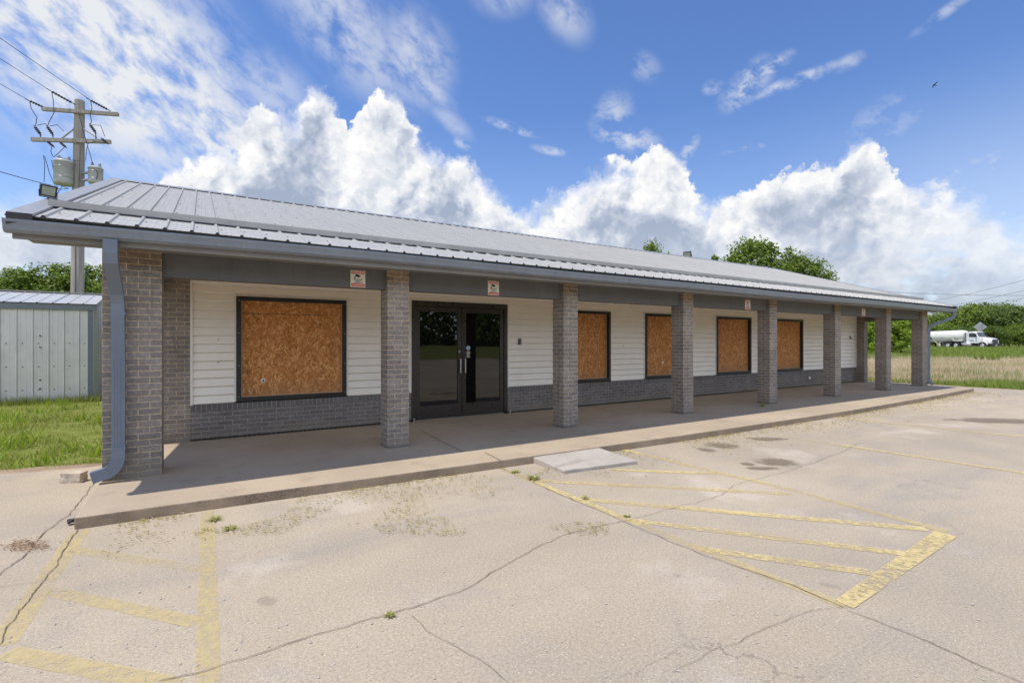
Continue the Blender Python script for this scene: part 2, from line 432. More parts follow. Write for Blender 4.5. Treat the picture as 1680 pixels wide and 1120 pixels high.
M_soil = mat('bare_soil', col=(.30,.22,.15), rough=1, noise=.35, nscale=3)
M_asph = mat('road_asphalt', col=(.24,.23,.22), rough=.9, noise=.15, nscale=1)
def f_wood(t, b):
    oc = t.new('ShaderNodeTexCoord').outputs['Object']
    st = t.noise(t.v('MULTIPLY', oc, (14, 14, .5)), 1.5, 5, .65); n = t.noise(oc, 2, 4)
    c = t.ramp(st, [(.25, (.17,.15,.125)), (.5, (.33,.295,.255)), (.75, (.46,.42,.37))])
    c = t.mix(t.mapr(n, .5, .8, 0, .4), c, (.42,.385,.345))
    t.l.new(c, b.inputs['Base Color']); b.inputs['Roughness'].default_value = .9
M_pole = mat('weathered_pole_wood', f_wood)
M_dark = mat('dark_insulator', col=(.035,.037,.042), rough=.4)
M_wire = mat('wire_black', col=(.03,.03,.035), rough=.6)
M_xfmr = mat('transformer_grey_paint', col=(.42,.43,.43), rough=.4, noise=.12, nscale=3)
M_tbase = mat('transformer_base_tint', col=(.36,.37,.29), rough=.7, noise=.25, nscale=8)  # yellowish grey tone round the transformer bottom
M_porc = mat('bushing_porcelain', col=(.30,.30,.30), rough=.3)
M_shed = mat('shed_sheet_metal', col=(.69,.66,.635), rough=.45, metal=.1, noise=.10, nscale=2.5)
M_shedroof = mat('shed_roof_metal', col=(.50,.505,.50), rough=.4, metal=.25, noise=.1)
M_shedtrim = mat('shed_grey_trim', col=(.17,.19,.215), rough=.45, noise=.1)
M_white = mat('truck_white_paint', col=(.74,.74,.73), rough=.28, noise=.10, nscale=1.5)
M_tank = mat('tank_white_paint', col=(.70,.69,.66), rough=.3, noise=.16, nscale=1.2)
M_tyre = mat('tyre_rubber', col=(.022,.022,.022), rough=.85)
M_steel = mat('polished_wheel', col=(.72,.72,.72), rough=.25, metal=.8)
M_chass = mat('chassis_black', col=(.02,.02,.022), rough=.5)
M_tglass = mat('vehicle_glass', col=(.02,.03,.035), rough=.03, spec=.8)
M_grille = mat('dark_grille', col=(.012,.014,.025), rough=.3)
M_sign = mat('sign_aluminium_back', col=(.36,.37,.39), rough=.45, metal=.4)
M_red = mat('sign_red', col=(.62,.10,.06), rough=.5)
M_swhite = mat('sign_white', col=(.74,.70,.62), rough=.5)
M_sblack = mat('sign_black', col=(.02,.02,.02), rough=.5)
M_blue = mat('sticker_blue', col=(.08,.34,.52), rough=.4)
M_lens = mat('floodlight_lens', col=(.30,.33,.24), rough=.15, noise=.15)
M_cream = mat('plastic_cream', col=(.72,.68,.60), rough=.4)
M_rock = mat('broken_concrete', col=(.52,.44,.35), rough=.95, noise=.3, nscale=14)

# ------------------------------------------------------------------ sun and sky
EL, AZ = R(70), R(-82)                           # azimuth from +Y towards +X
sund = Vector((math.sin(AZ)*math.cos(EL), math.cos(AZ)*math.cos(EL), math.sin(EL)))
ld = bpy.data.lights.new('sun', 'SUN'); ld.energy = 2.75; ld.angle = R(.53); ld.color = (1, .925, .815)
sun = bpy.data.objects.new('sun', ld); COL.objects.link(sun); sun.rotation_euler = sund.to_track_quat('Z', 'Y').to_euler(); sun.location = (-10, 2, 30)

w = bpy.data.worlds.new('World'); sc.world = w; w.use_nodes = True
t = NT(w.node_tree); t.n.clear()
sky = t.new('ShaderNodeTexSky', sky_type='NISHITA'); sky.sun_disc = False; sky.sun_elevation = EL; sky.sun_rotation = AZ
sky.altitude = 200; sky.air_density = 1.0; sky.dust_density = .1; sky.ozone_density = 4.5
bg = t.new('ShaderNodeBackground'); bg.inputs['Strength'].default_value = .116
hs = t.new('ShaderNodeHueSaturation'); hs.inputs['Hue'].default_value = .509; hs.inputs['Saturation'].default_value = 1.12; hs.inputs['Value'].default_value = 1.0; t.l.new(sky.outputs[0], hs.inputs['Color']); t.l.new(hs.outputs[0], bg.inputs['Color'])
gen = t.new('ShaderNodeTexCoord').outputs['Generated']
x, y, z = t.sep(t.v('NORMALIZE', gen))
az = t.m('MULTIPLY', t.m('ARCTAN2', x, y), 57.2958)
el = t.m('MULTIPLY', t.m('ARCSINE', z), 57.2958)
P = t.xyz(az, el)
TOP = [(-180, 38), (-150, 39), (-120, 37), (-95, 30), (-80, 12), (-60, 9), (-40, 13), (-25, 10), (-8.2, 11.5), (-5.4, 13.2), (-3.5, 14.5), (-2.0, 16.4), (0, 18.0), (1.8, 19.3), (3.7, 19.0), (4.1, 21.3), (4.9, 23.0), (6.2, 23.2), (7.1, 22.7),
       (8.5, 23.2), (9.0, 25.0), (9.9, 26.0), (11.2, 25.9), (12.4, 24.6), (13.6, 23.0), (14.9, 22.4), (15.4, 24.3), (16.1, 25.9), (17.6, 26.4), (19.4, 26.0), (20.6, 24.9),
       (21.2, 22.7), (22.9, 21.5), (24.7, 20.9), (26.7, 20.4), (28.5, 19.5), (29.5, 17.6), (31.3, 16.2), (34.1, 14.9), (35.5, 15.7), (36.9, 16.8), (38.6, 17.4), (40.3, 18.2),
       (42.1, 19.2), (43.7, 19.7), (45.7, 19.5), (47.1, 20.3), (48.4, 20.9), (50.2, 20.7), (50.8, 19.2), (51.5, 17.3), (52.5, 16.0), (53.1, 14.4), (54.6, 14.7), (56.9, 16.0),
       (58.6, 16.5), (59.8, 17.1), (61.9, 16.7), (64.0, 16.4), (65.0, 16.9), (65.6, 18.2), (66.3, 18.8), (67.6, 18.6), (68.6, 17.2), (69.2, 15.6), (70.1, 14.6), (70.9, 13.9),
       (73.4, 13.2), (74.9, 11.7), (76.4, 10.7), (77.8, 10.2), (84, 12), (95, 9), (104, 22), (112, 36), (130, 39), (150, 37), (165, 39), (180, 38)]  # both ends lifted for the added cloud bank out of view
wob = t.v('SCALE', t.v('SUBTRACT', t.noise(P, .55, 5, .62, out=1), (.5,.5,.5)), scale=3.0)
Pw = t.v('ADD', P, wob); sw = t.sep(Pw)
fc = t.new('ShaderNodeFloatCurve'); cv = fc.mapping.curves[0]
A0, A1 = -180., 180.
t.l.new(t.m('DIVIDE', t.m('SUBTRACT', sw[0], A0), A1-A0), fc.inputs['Value'])
pts = [((a-A0)/(A1-A0), e/40) for a, e in TOP]
cv.points[0].location = pts[0]; cv.points[1].location = pts[-1]
for p in pts[1:-1]: cv.points.new(*p)
for p in cv.points: p.handle_type = 'AUTO_CLAMPED'
fc.mapping.update()
H = t.m('MULTIPLY', fc.outputs[0], 40.)
def billow(vec):
    a = t.m('SUBTRACT', 1., t.vor(vec, .26, 'SMOOTH_F1', .35))
    b_ = t.m('SUBTRACT', 1., t.vor(vec, .62))
    c_ = t.m('SUBTRACT', 1., t.vor(vec, 1.5))
    n_ = t.noise(vec, 1.0, 6, .55)
    return t.m('ADD', t.m('ADD', t.m('MULTIPLY', a, .9), t.m('MULTIPLY', b_, .5)), t.m('ADD', t.m('MULTIPLY', c_, .22), t.m('MULTIPLY', n_, .6)))
B0 = billow(Pw); B1 = billow(t.v('ADD', Pw, (-.75, .95, 0)))
depth = t.m('SUBTRACT', H, sw[1])
edge = t.m('ADD', depth, t.m('MULTIPLY', t.m('SUBTRACT', B0, 1.05), 1.7))
soft = t.mapr(t.noise(P, .16, 3), .38, .66, .45, 3.6)
acu = t.m('MULTIPLY', t.mapr(edge, -.15, soft, 0, 1), t.mapr(az, 66., 82., 1., .75))
front = t.m('SUBTRACT', 1., t.m('MULTIPLY', t.m('GREATER_THAN', az, -85.), t.m('LESS_THAN', az, 100.)))  # unseen cloud bank behind the camera, added to fill the porch shade
hz = t.m('MULTIPLY', t.mapr(el, 0., 9., .76, .92), t.m('ADD', 1., t.m('MULTIPLY', front, 1.35)))                       # clouds pale out towards the horizon; unseen rear bank brightened as fill light
relief = t.m('SUBTRACT', B0, B1)
big = t.noise(t.v('ADD', P, (3, 11, 0)), .13, 4, .6, .3)
lit = t.m('ADD', .80, t.m('MULTIPLY', relief, .52))
lit = t.m('SUBTRACT', lit, t.m('MULTIPLY', t.mapr(big, .38, .62, 0, 1), t.mapr(depth, .6, 4.5, 0, .66)))
lit = t.m('SUBTRACT', lit, t.mapr(depth, 1.5, 10., 0, .22))
ccol = t.ramp(lit, [(.0, (.27,.32,.42)), (.30, (.40,.44,.52)), (.6, (.58,.60,.635)), (.9, (.745,.735,.72))])
ccol = t.mix(t.mapr(el, 2., 15., .55, 0), ccol, (.50,.55,.625))
# holes low in the bank where blue shows
hole = t.mapr(t.noise(t.v('MULTIPLY', P, (1, 1.6, 1)), .20, 4, .6), .54, .68, 0, .85)
acu = t.m('MULTIPLY', acu, t.m('SUBTRACT', 1., t.m('MULTIPLY', hole, t.mapr(el, 3., 12., 1, .0))))
# high thin cloud: streaked noise gathered in patches
def streak(rot, sx, sy, off, sc_, det=6, rough=.6, dist=.6):
    mp = t.new('ShaderNodeMapping'); t.l.new(P, mp.inputs[0]); mp.inputs['Rotation'].default_value = (0,0,R(rot)); mp.inputs['Location'].default_value = off
    return t.noise(t.v('MULTIPLY', mp.outputs[0], (sx, sy, 1)), sc_, det, rough, dist)
def blob(a, e, sx, sy, rot, k=1.):
    d = t.v('SUBTRACT', P, (a, e, 0)); mp = t.new('ShaderNodeMapping', vector_type='VECTOR'); t.l.new(d, mp.inputs[0]); mp.inputs['Rotation'].default_value = (0,0,R(-rot))
    r = t.v('LENGTH', t.v('MULTIPLY', mp.outputs[0], (1/sx, 1/sy, 1)))
    return t.mapr(r, .15, 1.25, k, 0)
s1 = streak(28, .12, .24, (0,0,0), 1.1, 6, .58, .3); s2 = streak(35, .26, .42, (4,2,0), 1.5, 7, .62, .25); s3 = streak(-12, .16, .34, (9,5,0), 1.4, 7, .62, .35)
wide = None
for q in [(-7, 24, 15, 10, -25, 1.5), (1, 20, 13, 5, -20, 1.4), (13, 31, 11, 4.5, -35, .75), (6, 24.5, 5, 3.5, -20, .6), (21, 29, 5, 4.5, -50, .8), (22.3, 26.9, 4, 1.4, -35, .7), (-12, 9, 6, 4, 0, .75), (37.9, 33.5, 4, 2.4, -40, .65), (31, 35, 4, 2.2, 0, .5), (-30, 30, 20, 14, 0, .7), (-20, 52, 22, 14, 0, .6), (25, 23.6, 3.5, 1.2, -35, .5), (46, 40, 8, 3, 0, .6)]:
    bb = blob(*q); wide = bb if wide is None else t.m('MAXIMUM', wide, bb)
aci = t.m('MULTIPLY', wide, t.mapr(t.m('ADD', t.m('MULTIPLY', s1, .6), t.m('MULTIPLY', s2, .5)), .38, .66, 0, 1))
thin = None
for q in [(57.3, 25.0, 3.2, 1.6, 35, 1.), (59.6, 26.1, 2.2, .75, 18, .9), (61.5, 24.4, 5.0, .65, 8, .85), (54.0, 25.3, 1.2, .7, 0, .7), (66, 24.9, 1.5, .7, 10, .55), (44.8, 21.9, 4.2, 1.5, -18, .95), (43.4, 24.0, 2.2, 2.6, -40, .6), (36.5, 20.9, 2.6, .55, -10, .7), (32.0, 23.2, 3.4, .55, -16, .95), (74.0, 13.6, 4.5, 1.6, 22, .75), (73, 26.5, 2.6, .5, 22, .5), (51.5, 19.8, 1.8, .8, 50, .8), (57, 19.3, 4, .4, 3, .4), (64, 14.8, 9, 2.2, 5, .35), (69, 19.5, 4, 2.4, 10, .35), (47, 28, 2, 1.4, -30, .4), (26.5, 21.8, 1.3, 1., 0, .85), (39, 16.2, 5, 1.6, 0, .4)]:
    bb = blob(*q); thin = bb if thin is None else t.m('MAXIMUM', thin, bb)
aci2 = t.m('MULTIPLY', thin, t.mapr(t.m('ADD', t.m('MULTIPLY', s3, .5), t.m('MULTIPLY', s2, .55)), .43, .63, .0, 1))
veil = t.m('ADD', t.mapr(el, 0., 24., .26, .0, False), t.m('MULTIPLY', t.mapr(az, 56., 78., 0, .22), t.mapr(el, 10., 24., 1, 0)))
ac2 = t.m('MAXIMUM', t.m('MAXIMUM', aci, aci2), veil)
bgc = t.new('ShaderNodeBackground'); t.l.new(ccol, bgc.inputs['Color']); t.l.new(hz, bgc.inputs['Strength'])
bgi = t.new('ShaderNodeBackground'); bgi.inputs['Color'].default_value = (.84,.865,.91,1); bgi.inputs['Strength'].default_value = .64
m1 = t.new('ShaderNodeMixShader'); t.l.new(t.m('MULTIPLY', ac2, .86), m1.inputs[0]); t.l.new(bg.outputs[0], m1.inputs[1]); t.l.new(bgi.outputs[0], m1.inputs[2])
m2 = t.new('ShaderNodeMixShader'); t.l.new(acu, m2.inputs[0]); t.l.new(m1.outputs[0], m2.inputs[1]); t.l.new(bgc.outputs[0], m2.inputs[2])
up = t.m('GREATER_THAN', el, -.5)
out = t.new('ShaderNodeOutputWorld'); t.l.new(m2.outputs[0], out.inputs['Surface'])
w.cycles.sampling_method = 'MANUAL'; w.cycles.sample_map_resolution = 1024

# ------------------------------------------------------------------ ground, road, lot
TP = D(1634, 568, 85.5); HEAD = Vector((-.26, -.9656, 0)).normalized(); RN = Vector((-HEAD.y, HEAD.x, 0))   # road direction and the side away from us
if RN.x < 0: RN = -RN
ROADC = Vector((TP.x, TP.y, 0))+RN*1.3
def smooth(a, b, q):
    q = min(1, max(0, (q-a)/(b-a))); return q*q*(3-2*q)
def gz(x_, y_):
    q = (Vector((x_, y_, 0))-ROADC).dot(RN)
    z_ = -.135+.40*smooth(-62, -12, q) + .0*q
    return z_ + 1.0*smooth(-24, -75, y_)*smooth(20, -20, q+40) if y_ < -24 else z_
mb = MB(); rows = []
rad = [0, 5, 10, 15, 20, 25, 30, 36, 43, 50, 58, 66, 75, 85, 95, 106, 118, 132, 150, 175, 210, 260, 340, 480, 700, 1100, 1800, 3000, 6000]
for r_ in rad: rows.append([(max(.01, r_)*math.cos(2*math.pi*k/160), max(.01, r_)*math.sin(2*math.pi*k/160), gz(r_*math.cos(2*math.pi*k/160), r_*math.sin(2*math.pi*k/160))) for k in range(160)])
mb.grid(rows, 0, True, True)
tag(mb.build('ground', M_ground), kind='structure')

mb = MB()
LX, RX = -16., 22.6
edgeR = [(22.4+.35*mnoise.noise((0, yy*.4, 3))+.12*mnoise.noise((0, yy*2, 5)), yy) for yy in [-23+.5*k for k in range(0, 76)]]
back = [(20.3, 9.6), (20.3, 6.2), (-.6, 6.2)]
leftb = []
for k in range(0, 40):
    xx = -.95-k*.39
    leftb.append((xx, 8.15+.28*(k < 3)*-.2+.055*k*.5+.16*mnoise.noise((xx*.8, 1, 2))+.05*mnoise.noise((xx*4, 1, 2))))
poly = edgeR+[(edgeR[-1][0], 14.4), (20.3, 14.4)]+back+[(-.6, 8.1)]+leftb+[(leftb[-1][0], -23)]
mb.face([(a, b, LOT) for a, b in poly])
lot = tag(mb.build('parking_lot', M_lot), kind='structure')
me = lot.data; bm = bmesh.new(); bm.from_mesh(me); bmesh.ops.triangulate(bm, faces=bm.faces); bmesh.ops.recalc_face_normals(bm, faces=bm.faces)
if sum(f.normal.z for f in bm.faces) < 0: bmesh.ops.reverse_faces(bm, faces=bm.faces)
bm.to_mesh(me); bm.free()

def strip(name, pts, wid, mt, dz=.002, jitter=0., sub=1, taper=False):
    """flat ribbon on the lot"""
    mb = MB(); P_ = [Vector((a, b, 0)) for a, b in pts]; Q = []
    for i in range(len(P_)-1):
        n = max(1, int((P_[i+1]-P_[i]).length/sub)) if jitter else 1
        for k in range(n): Q.append(P_[i].lerp(P_[i+1], k/n))
    Q.append(P_[-1])
    L = []; Rr = []
    for i, p in enumerate(Q):
        d = (Q[min(i+1, len(Q)-1)]-Q[max(i-1, 0)]).normalized(); nrm = Vector((-d.y, d.x, 0))
        j = nrm*jitter*(random.random()-.5)*2 if 0 < i < len(Q)-1 else Vector((0,0,0))
        ww = wid*(.35+1.1*random.random()) if jitter else wid
        if taper and i in (0, len(Q)-1): ww *= .2
        
        if jitter: j = nrm*jitter*(1.6*mnoise.noise((p.x*1.7, p.y*1.7, 1))+.9*mnoise.noise((p.x*7, p.y*7, 5))+.45*mnoise.noise((p.x*23, p.y*23, 9))); ww = wid*(.55+.9*abs(mnoise.noise((p.x*6, p.y*6, 3))))
        L.append(p+j+nrm*ww/2); Rr.append(p+j-nrm*ww/2)
    for i in range(len(Q)-1):
        if jitter and mnoise.noise((Q[i].x*1.3, Q[i].y*1.3, 7)) < -.8: continue
        mb.face([(Rr[i].x, Rr[i].y, LOT+dz), (Rr[i+1].x, Rr[i+1].y, LOT+dz), (L[i+1].x, L[i+1].y, LOT+dz), (L[i].x, L[i].y, LOT+dz)])
    return mb.build(name, mt, lot)
pl = lambda *ps: [G(*p) for p in ps]
for ps, wd, mt in [([(133,869),(0,1060)], .13, M_mid), ([(341,838),(341,1160)], .105, M_mid),
                   ([(118,901),(332,934)], .10, M_faint), ([(78,968),(323,1021)], .10, M_mid), ([(10,1070),(290,1125)], .11, M_mid),
                   ([(820,767),(1050,860)], .085, M_yellow), ([(1050,860),(1385,994)], .09, M_mid),
                   ([(1008,734),(1300,804)], .11, M_yellow), ([(1300,804),(1555,872)], .10, M_mid),
                   ([(1000,770),(1178,777)], .10, M_yellow), ([(884,789),(1300,810)], .10, M_yellow), ([(944,818),(1520,868)], .105, M_yellow),
                   ([(1030,853),(1490,909)], .10, M_yellow), ([(1146,900),(1432,940)], .10, M_yellow),
                   ([(1215,705),(1390,732)], .085, M_faint), ([(1380,730),(1700,779)], .10, M_yellow), ([(1352,683),(1700,719)], .09, M_yellow),
                   ([(1420,672),(1700,693)], .09, M_faint)]:
    NL = globals().get('NL', 0)+1; strip('painted_line', pl(*ps), wd, mt, .0012+.00022*NL)
mb = MB(); mb.face([(*G(u, v), LOT+.0058) for u, v in [(1370,985),(1400,999),(1570,881),(1534,871)]])
mb.build('painted_line', M_yellow, lot, fixn=False)
for ps, wd in [([(262,1118),(345,1097),(480,1052),(560,1030),(640,1010),(700,990),(762,966),(830,925),(880,897),(930,878),(990,862),(1030,853)], .013),
               ([(1030,853),(1090,838),(1140,825),(1185,812),(1205,795),(1260,782),(1330,760),(1385,740),(1410,727)], .010),
               ([(1392,1000),(1480,1033),(1560,1068),(1690,1125)], .012),
               ([(820,768),(905,806),(1000,846),(1100,886),(1200,928),(1300,962),(1385,996)], .014),
               ([(672,1012),(700,1040),(738,1062),(780,1080),(830,1122)], .006), ([(1100,1100),(1150,1078),(1210,1050),(1240,1032),(1330,1000),(1392,995)], .006),
               ([(172,772),(150,800),(118,838),(70,880),(25,920),(-20,960)], .016), ([(130,868),(95,920),(52,985),(10,1040),(-20,1080)], .016),
               ([(-10,963),(60,955),(110,948)], .006), ([(170,795),(200,792),(150,800)], .006),
               ([(1190,712),(1300,728),(1420,745)], .006)]:
    strip('crack', pl(*ps), wd*.5, M_crack, .0066, .02, .03, True)
for u, v, a, b_ in [(1275,758,.36,.15), (1187,731,.30,.16), (1262,720,.40,.11), (1226,761,.10,.07), (1640,690,1.2,.26), (1252,768,.22,.07), (1160,738,.16,.10)]:
    gx, gy = G(u, v); mb = MB(); n = 28
    ring = [(math.cos(2*math.pi*k/n)*1.15, math.sin(2*math.pi*k/n)*1.15) for k in range(n)]
    mb.face([(gx+cs*p*a+sn*q*b_*1.6, gy-sn*p*a+cs*q*b_*1.6, LOT+.0074) for p, q in ring], ring)
    mb.build('stain', M_stain, lot)

# verge of bare soil between lot and grass
mb = MB()
for i in range(len(edgeR)-1):
    (a, b), (c, d) = edgeR[i], edgeR[i+1]
    mb.face([(a-.25, b, LOT-.006), (a+.35+.25*mnoise.noise((b*.7, 3, 1)), b, LOT-.006), (c+.35+.25*mnoise.noise((d*.7, 3, 1)), d, LOT-.006), (c-.25, d, LOT-.006)])
for i in range(len(leftb)-1):
    (a, b), (c, d) = leftb[i], leftb[i+1]
    mb.face([(c, d-.25, LOT-.006), (a, b-.25, LOT-.006), (a, b+.22+.2*mnoise.noise((a*.9, 3, 1)), LOT-.006), (c, d+.22+.2*mnoise.noise((c*.9, 3, 1)), LOT-.006)])
tag(mb.build('dirt_verge', M_soil), kind='structure')

# porch floor
front = [(-.90,5.46),(-.3,5.45),(.35,5.43),(1.6,5.37),(2.97,5.32),(4.6,5.27),(6.44,5.22),(9,5.20),(11.9,5.20),(15.5,5.32),(20.6,5.58)]
mb = MB()
for i in range(len(front)-1):
    (a, b), (c, d) = front[i], front[i+1]
    mb.face([(a,b,0),(c,d,0),(c,8.9,0),(a,8.9,0)], None, 0)
    mb.face([(a,b,-.25),(c,d,-.25),(c,d,0),(a,b,0)], None, 1)
a, b = front[0]; mb.face([(a,8.9,-.25),(a,b,-.25),(a,b,0),(a,8.9,0)], None, 1)
a, b = front[-1]; mb.face([(a,b,-.25),(a,8.9,-.25),(a,8.9,0),(a,b,0)], None, 1)
porch = tag(mb.build('porch_floor', [M_slab, M_kerb], fixn=True), kind='structure')
bevel(porch, .012, 2)
for ps in [[(690,706),(720,722),(760,741)], [(795,742),(825,757)], [(975,668),(1010,676),(1045,681)]]:
    Q = [G(u, v, 0) for u, v in ps]; mb = MB()
    for i in range(len(Q)-1):
        p, q = Vector((*Q[i], .004)), Vector((*Q[i+1], .004)); d = (q-p).normalized(); n = Vector((-d.y, d.x, 0))*.006
        mb.face([p-n, q-n, q+n, p+n])
    mb.build('joint', M_crack, porch)

# highway
mb = MB()
a = ROADC-HEAD*160; b = ROADC+HEAD*160
mb.face([(*(a-RN*3.6).xy, .30), (*(b-RN*3.6).xy, .30), (*(b+RN*6).xy, .30), (*(a+RN*6).xy, .30)])
tag(mb.build('highway', M_asph, fixn=True), kind='structure')

# ------------------------------------------------------------------ store building
store = thing('store_building', 'long single storey store with grey metal roof, brick porch columns and boarded windows', 'building', (0,0,0))
XL, XR = -.88, 20.44                               # outer faces of the end columns
YW, YC = 8.73, 6.70                                # wall face, column face
YE, ZE, PITCH = 6.13, 2.605, .327                   # eave edge
YR = 12.2
def roofz(y_): return ZE+PITCH*(y_-YE)
# walls
mb = MB()
mb.box(XL+.02, XR-.02, 8.82, 15.7, -.2, 2.44)
for sx in (XL+.02, XR-.02):                         # gable ends
    mb.face([(sx, 8.82, 2.44), (sx, 15.7, 2.44), (sx, YR, roofz(YR)-.12)])
mb.build('wall', [M_wall], store)
mb = MB()
mb.box(XL+.03, -.137, YW, 8.815, .0, 2.44, local=False)
mb.build('brick_pier', M_col, store)
mb = MB(); mb.box(20.19, XR, 8.45, 8.815, .0, 2.44, local=True); mb.build('brick_pier', M_col, store)
mb = MB(); mb.box(XL, XL+.1, 8.84, 15.8, -.2, 2.44); mb.build('end_wall', M_col, store)
mb = MB(); mb.box(XR-.1, XR, 8.82, 15.8, -.2, 2.44); mb.build('end_wall', M_col, store)
DX0, DX1 = 3.27, 5.325
WIN = [(.46, 2.10), (6.52, 8.16), (9.32, 10.96), (12.12, 13.73), (14.93, 16.565)]
mb = MB()
for a, b in ((-.137, DX0), (DX1, 20.19)):
    mb.box(a, b, YW-.012, 8.815, .03, .436, 0, skip='tb')
    # rowlock course on top, bricks standing on end and slightly proud
    mb.box(a, b, YW-.022, 8.815, .436, .53, 1)
    # dark starter course
    for k in range(int((b-a)/.0677)):
        mb.box(a+k*.0677+.006, min(b, a+(k+1)*.0677-.006), YW-.008, YW+.02, 0, .03, 2)
mb.build('brick_wainscot', [M_wain, M_rowl, mat('starter_course', col=(.03,.028,.027), rough=.9)], store)
# lap siding, real profile
EXP = .128
def lap(mb, x0, x1, z0, z1):
    k = math.floor((z0-.53)/EXP)
    zz = .53+k*EXP
    prof = []
    while zz < z1:
        for dz, off in ((0, .004), (.016, -.024), (.022, -.0245), (EXP-.006, -.003), (EXP-.004, .012), (EXP-.002, .012)):
            q = zz+dz
            if z0 <= q <= z1: prof.append((q, off))
        zz += EXP
    prof = [(z0, prof[0][1])]+prof+[(z1, prof[-1][1])]
    for (a, oa), (b, ob) in zip(prof, prof[1:]):
        if b-a < 1e-5: continue
        mb.face([(x0, YW+oa, a), (x1, YW+oa, a), (x1, YW+ob, b), (x0, YW+ob, b)])
mb = MB(); ST = 2.40; op = sorted([(a, b, .55, 2.165) for a, b in WIN]+[(DX0, DX1, 0, 2.225)])
xs = -.137
for a, b, z0, z1 in op:
    lap(mb, xs, a-.03, .53, ST); lap(mb, a-.03, b+.03, z1+.02, ST); xs = b+.03
lap(mb, xs, 20.19, .53, ST)
sid = mb.build('siding', M_siding, store)
for a, b, z0, z1 in op:
    mb = MB(); zb = max(z0, .53)
    mb.box(a-.032, a-.004, YW-.03, 8.815, zb, z1+.03); mb.box(b+.004, b+.032, YW-.03, 8.815, zb, z1+.03); mb.box(a-.004, b+.004, YW-.03, 8.815, z1+.004, z1+.03)
    mb.build('siding_trim', M_wtrim, store)
for a, b in ((-.137, -.105), (20.165, 20.19)):
    mb = MB(); mb.box(a, b, YW-.03, 8.815, .53, ST); mb.build('corner_trim', M_wtrim, store)
# windows
WLAB = [None]*5
for i, (a, b) in enumerate(WIN):
    mb = MB(); z0, z1, fw = .55, 2.165, .062; f0 = YW-.05
    mb.box(a, a+fw, f0, 8.815, z0, z1); mb.box(b-fw, b, f0, 8.815, z0, z1)
    mb.box(a+fw, b-fw, f0, 8.815, z0, z0+fw); mb.box(a+fw, b-fw, f0, 8.815, z1-fw, z1)
    for sx in (a+.03, b-.03):
        for sz in (.62, 1.1, 1.6, 2.1): mb.box(sx-.006, sx+.006, f0-.004, f0, sz-.006, sz+.006, 1)
    wf = mb.build('window', [M_black, M_chrome], store)
    mb = MB(); dp = 8.745 if i == 0 else 8.775
    if i == 0:
        mb.box(a+fw, b-fw, dp, dp+.03, z0+fw, 1.905); mb.box(a+fw, b-fw, dp-.003, dp+.03, 1.912, z1-fw)
    else: mb.box(a+fw, b-fw, dp, dp+.03, z0+fw, z1-fw)
    for k in range(6):
        for zz in (.66, 1.30, 2.05): mb.box(a+.12+k*(b-a-.24)/5-.006, a+.12+k*(b-a-.24)/5+.006, dp-.002, dp, zz-.006, zz+.006, 1)
    if i == 2: mb.box(a+.9, b-fw, dp-.0015, dp, 1.86, 1.866, 1)
    mb.build('board', [M_osb, M_sblack], wf)
    mb = MB(); q = .018
    mb.box(a+fw, a+fw+q, dp-.02, dp-.002, z0+fw+q, z1-fw); mb.box(b-fw-q, b-fw, dp-.02, dp-.002, z0+fw+q, z1-fw); mb.box(a+fw, b-fw, dp-.02, dp-.002, z0+fw, z0+fw+q)
    mb.build('stop_strip', M_stop, wf)
    if i == 0:
        mb = MB(); mb.lathe([(.0, -.012), (.038, -.012), (.042, -.004), (.042, 0)], 6, 'Y', (.832, dp, .855)); mb.box(.822, .842, dp-.014, dp-.0125, .835, .87, 1)
        mb.build('outlet_cover', [M_cream, M_sblack], wf)
    if i == 2:
        mb = MB(); mb.lathe([(0, -.012), (.03, -.012), (.034, 0)], 8, 'Y', (10.03, dp, .93)); mb.build('outlet_cover', M_cream, wf)
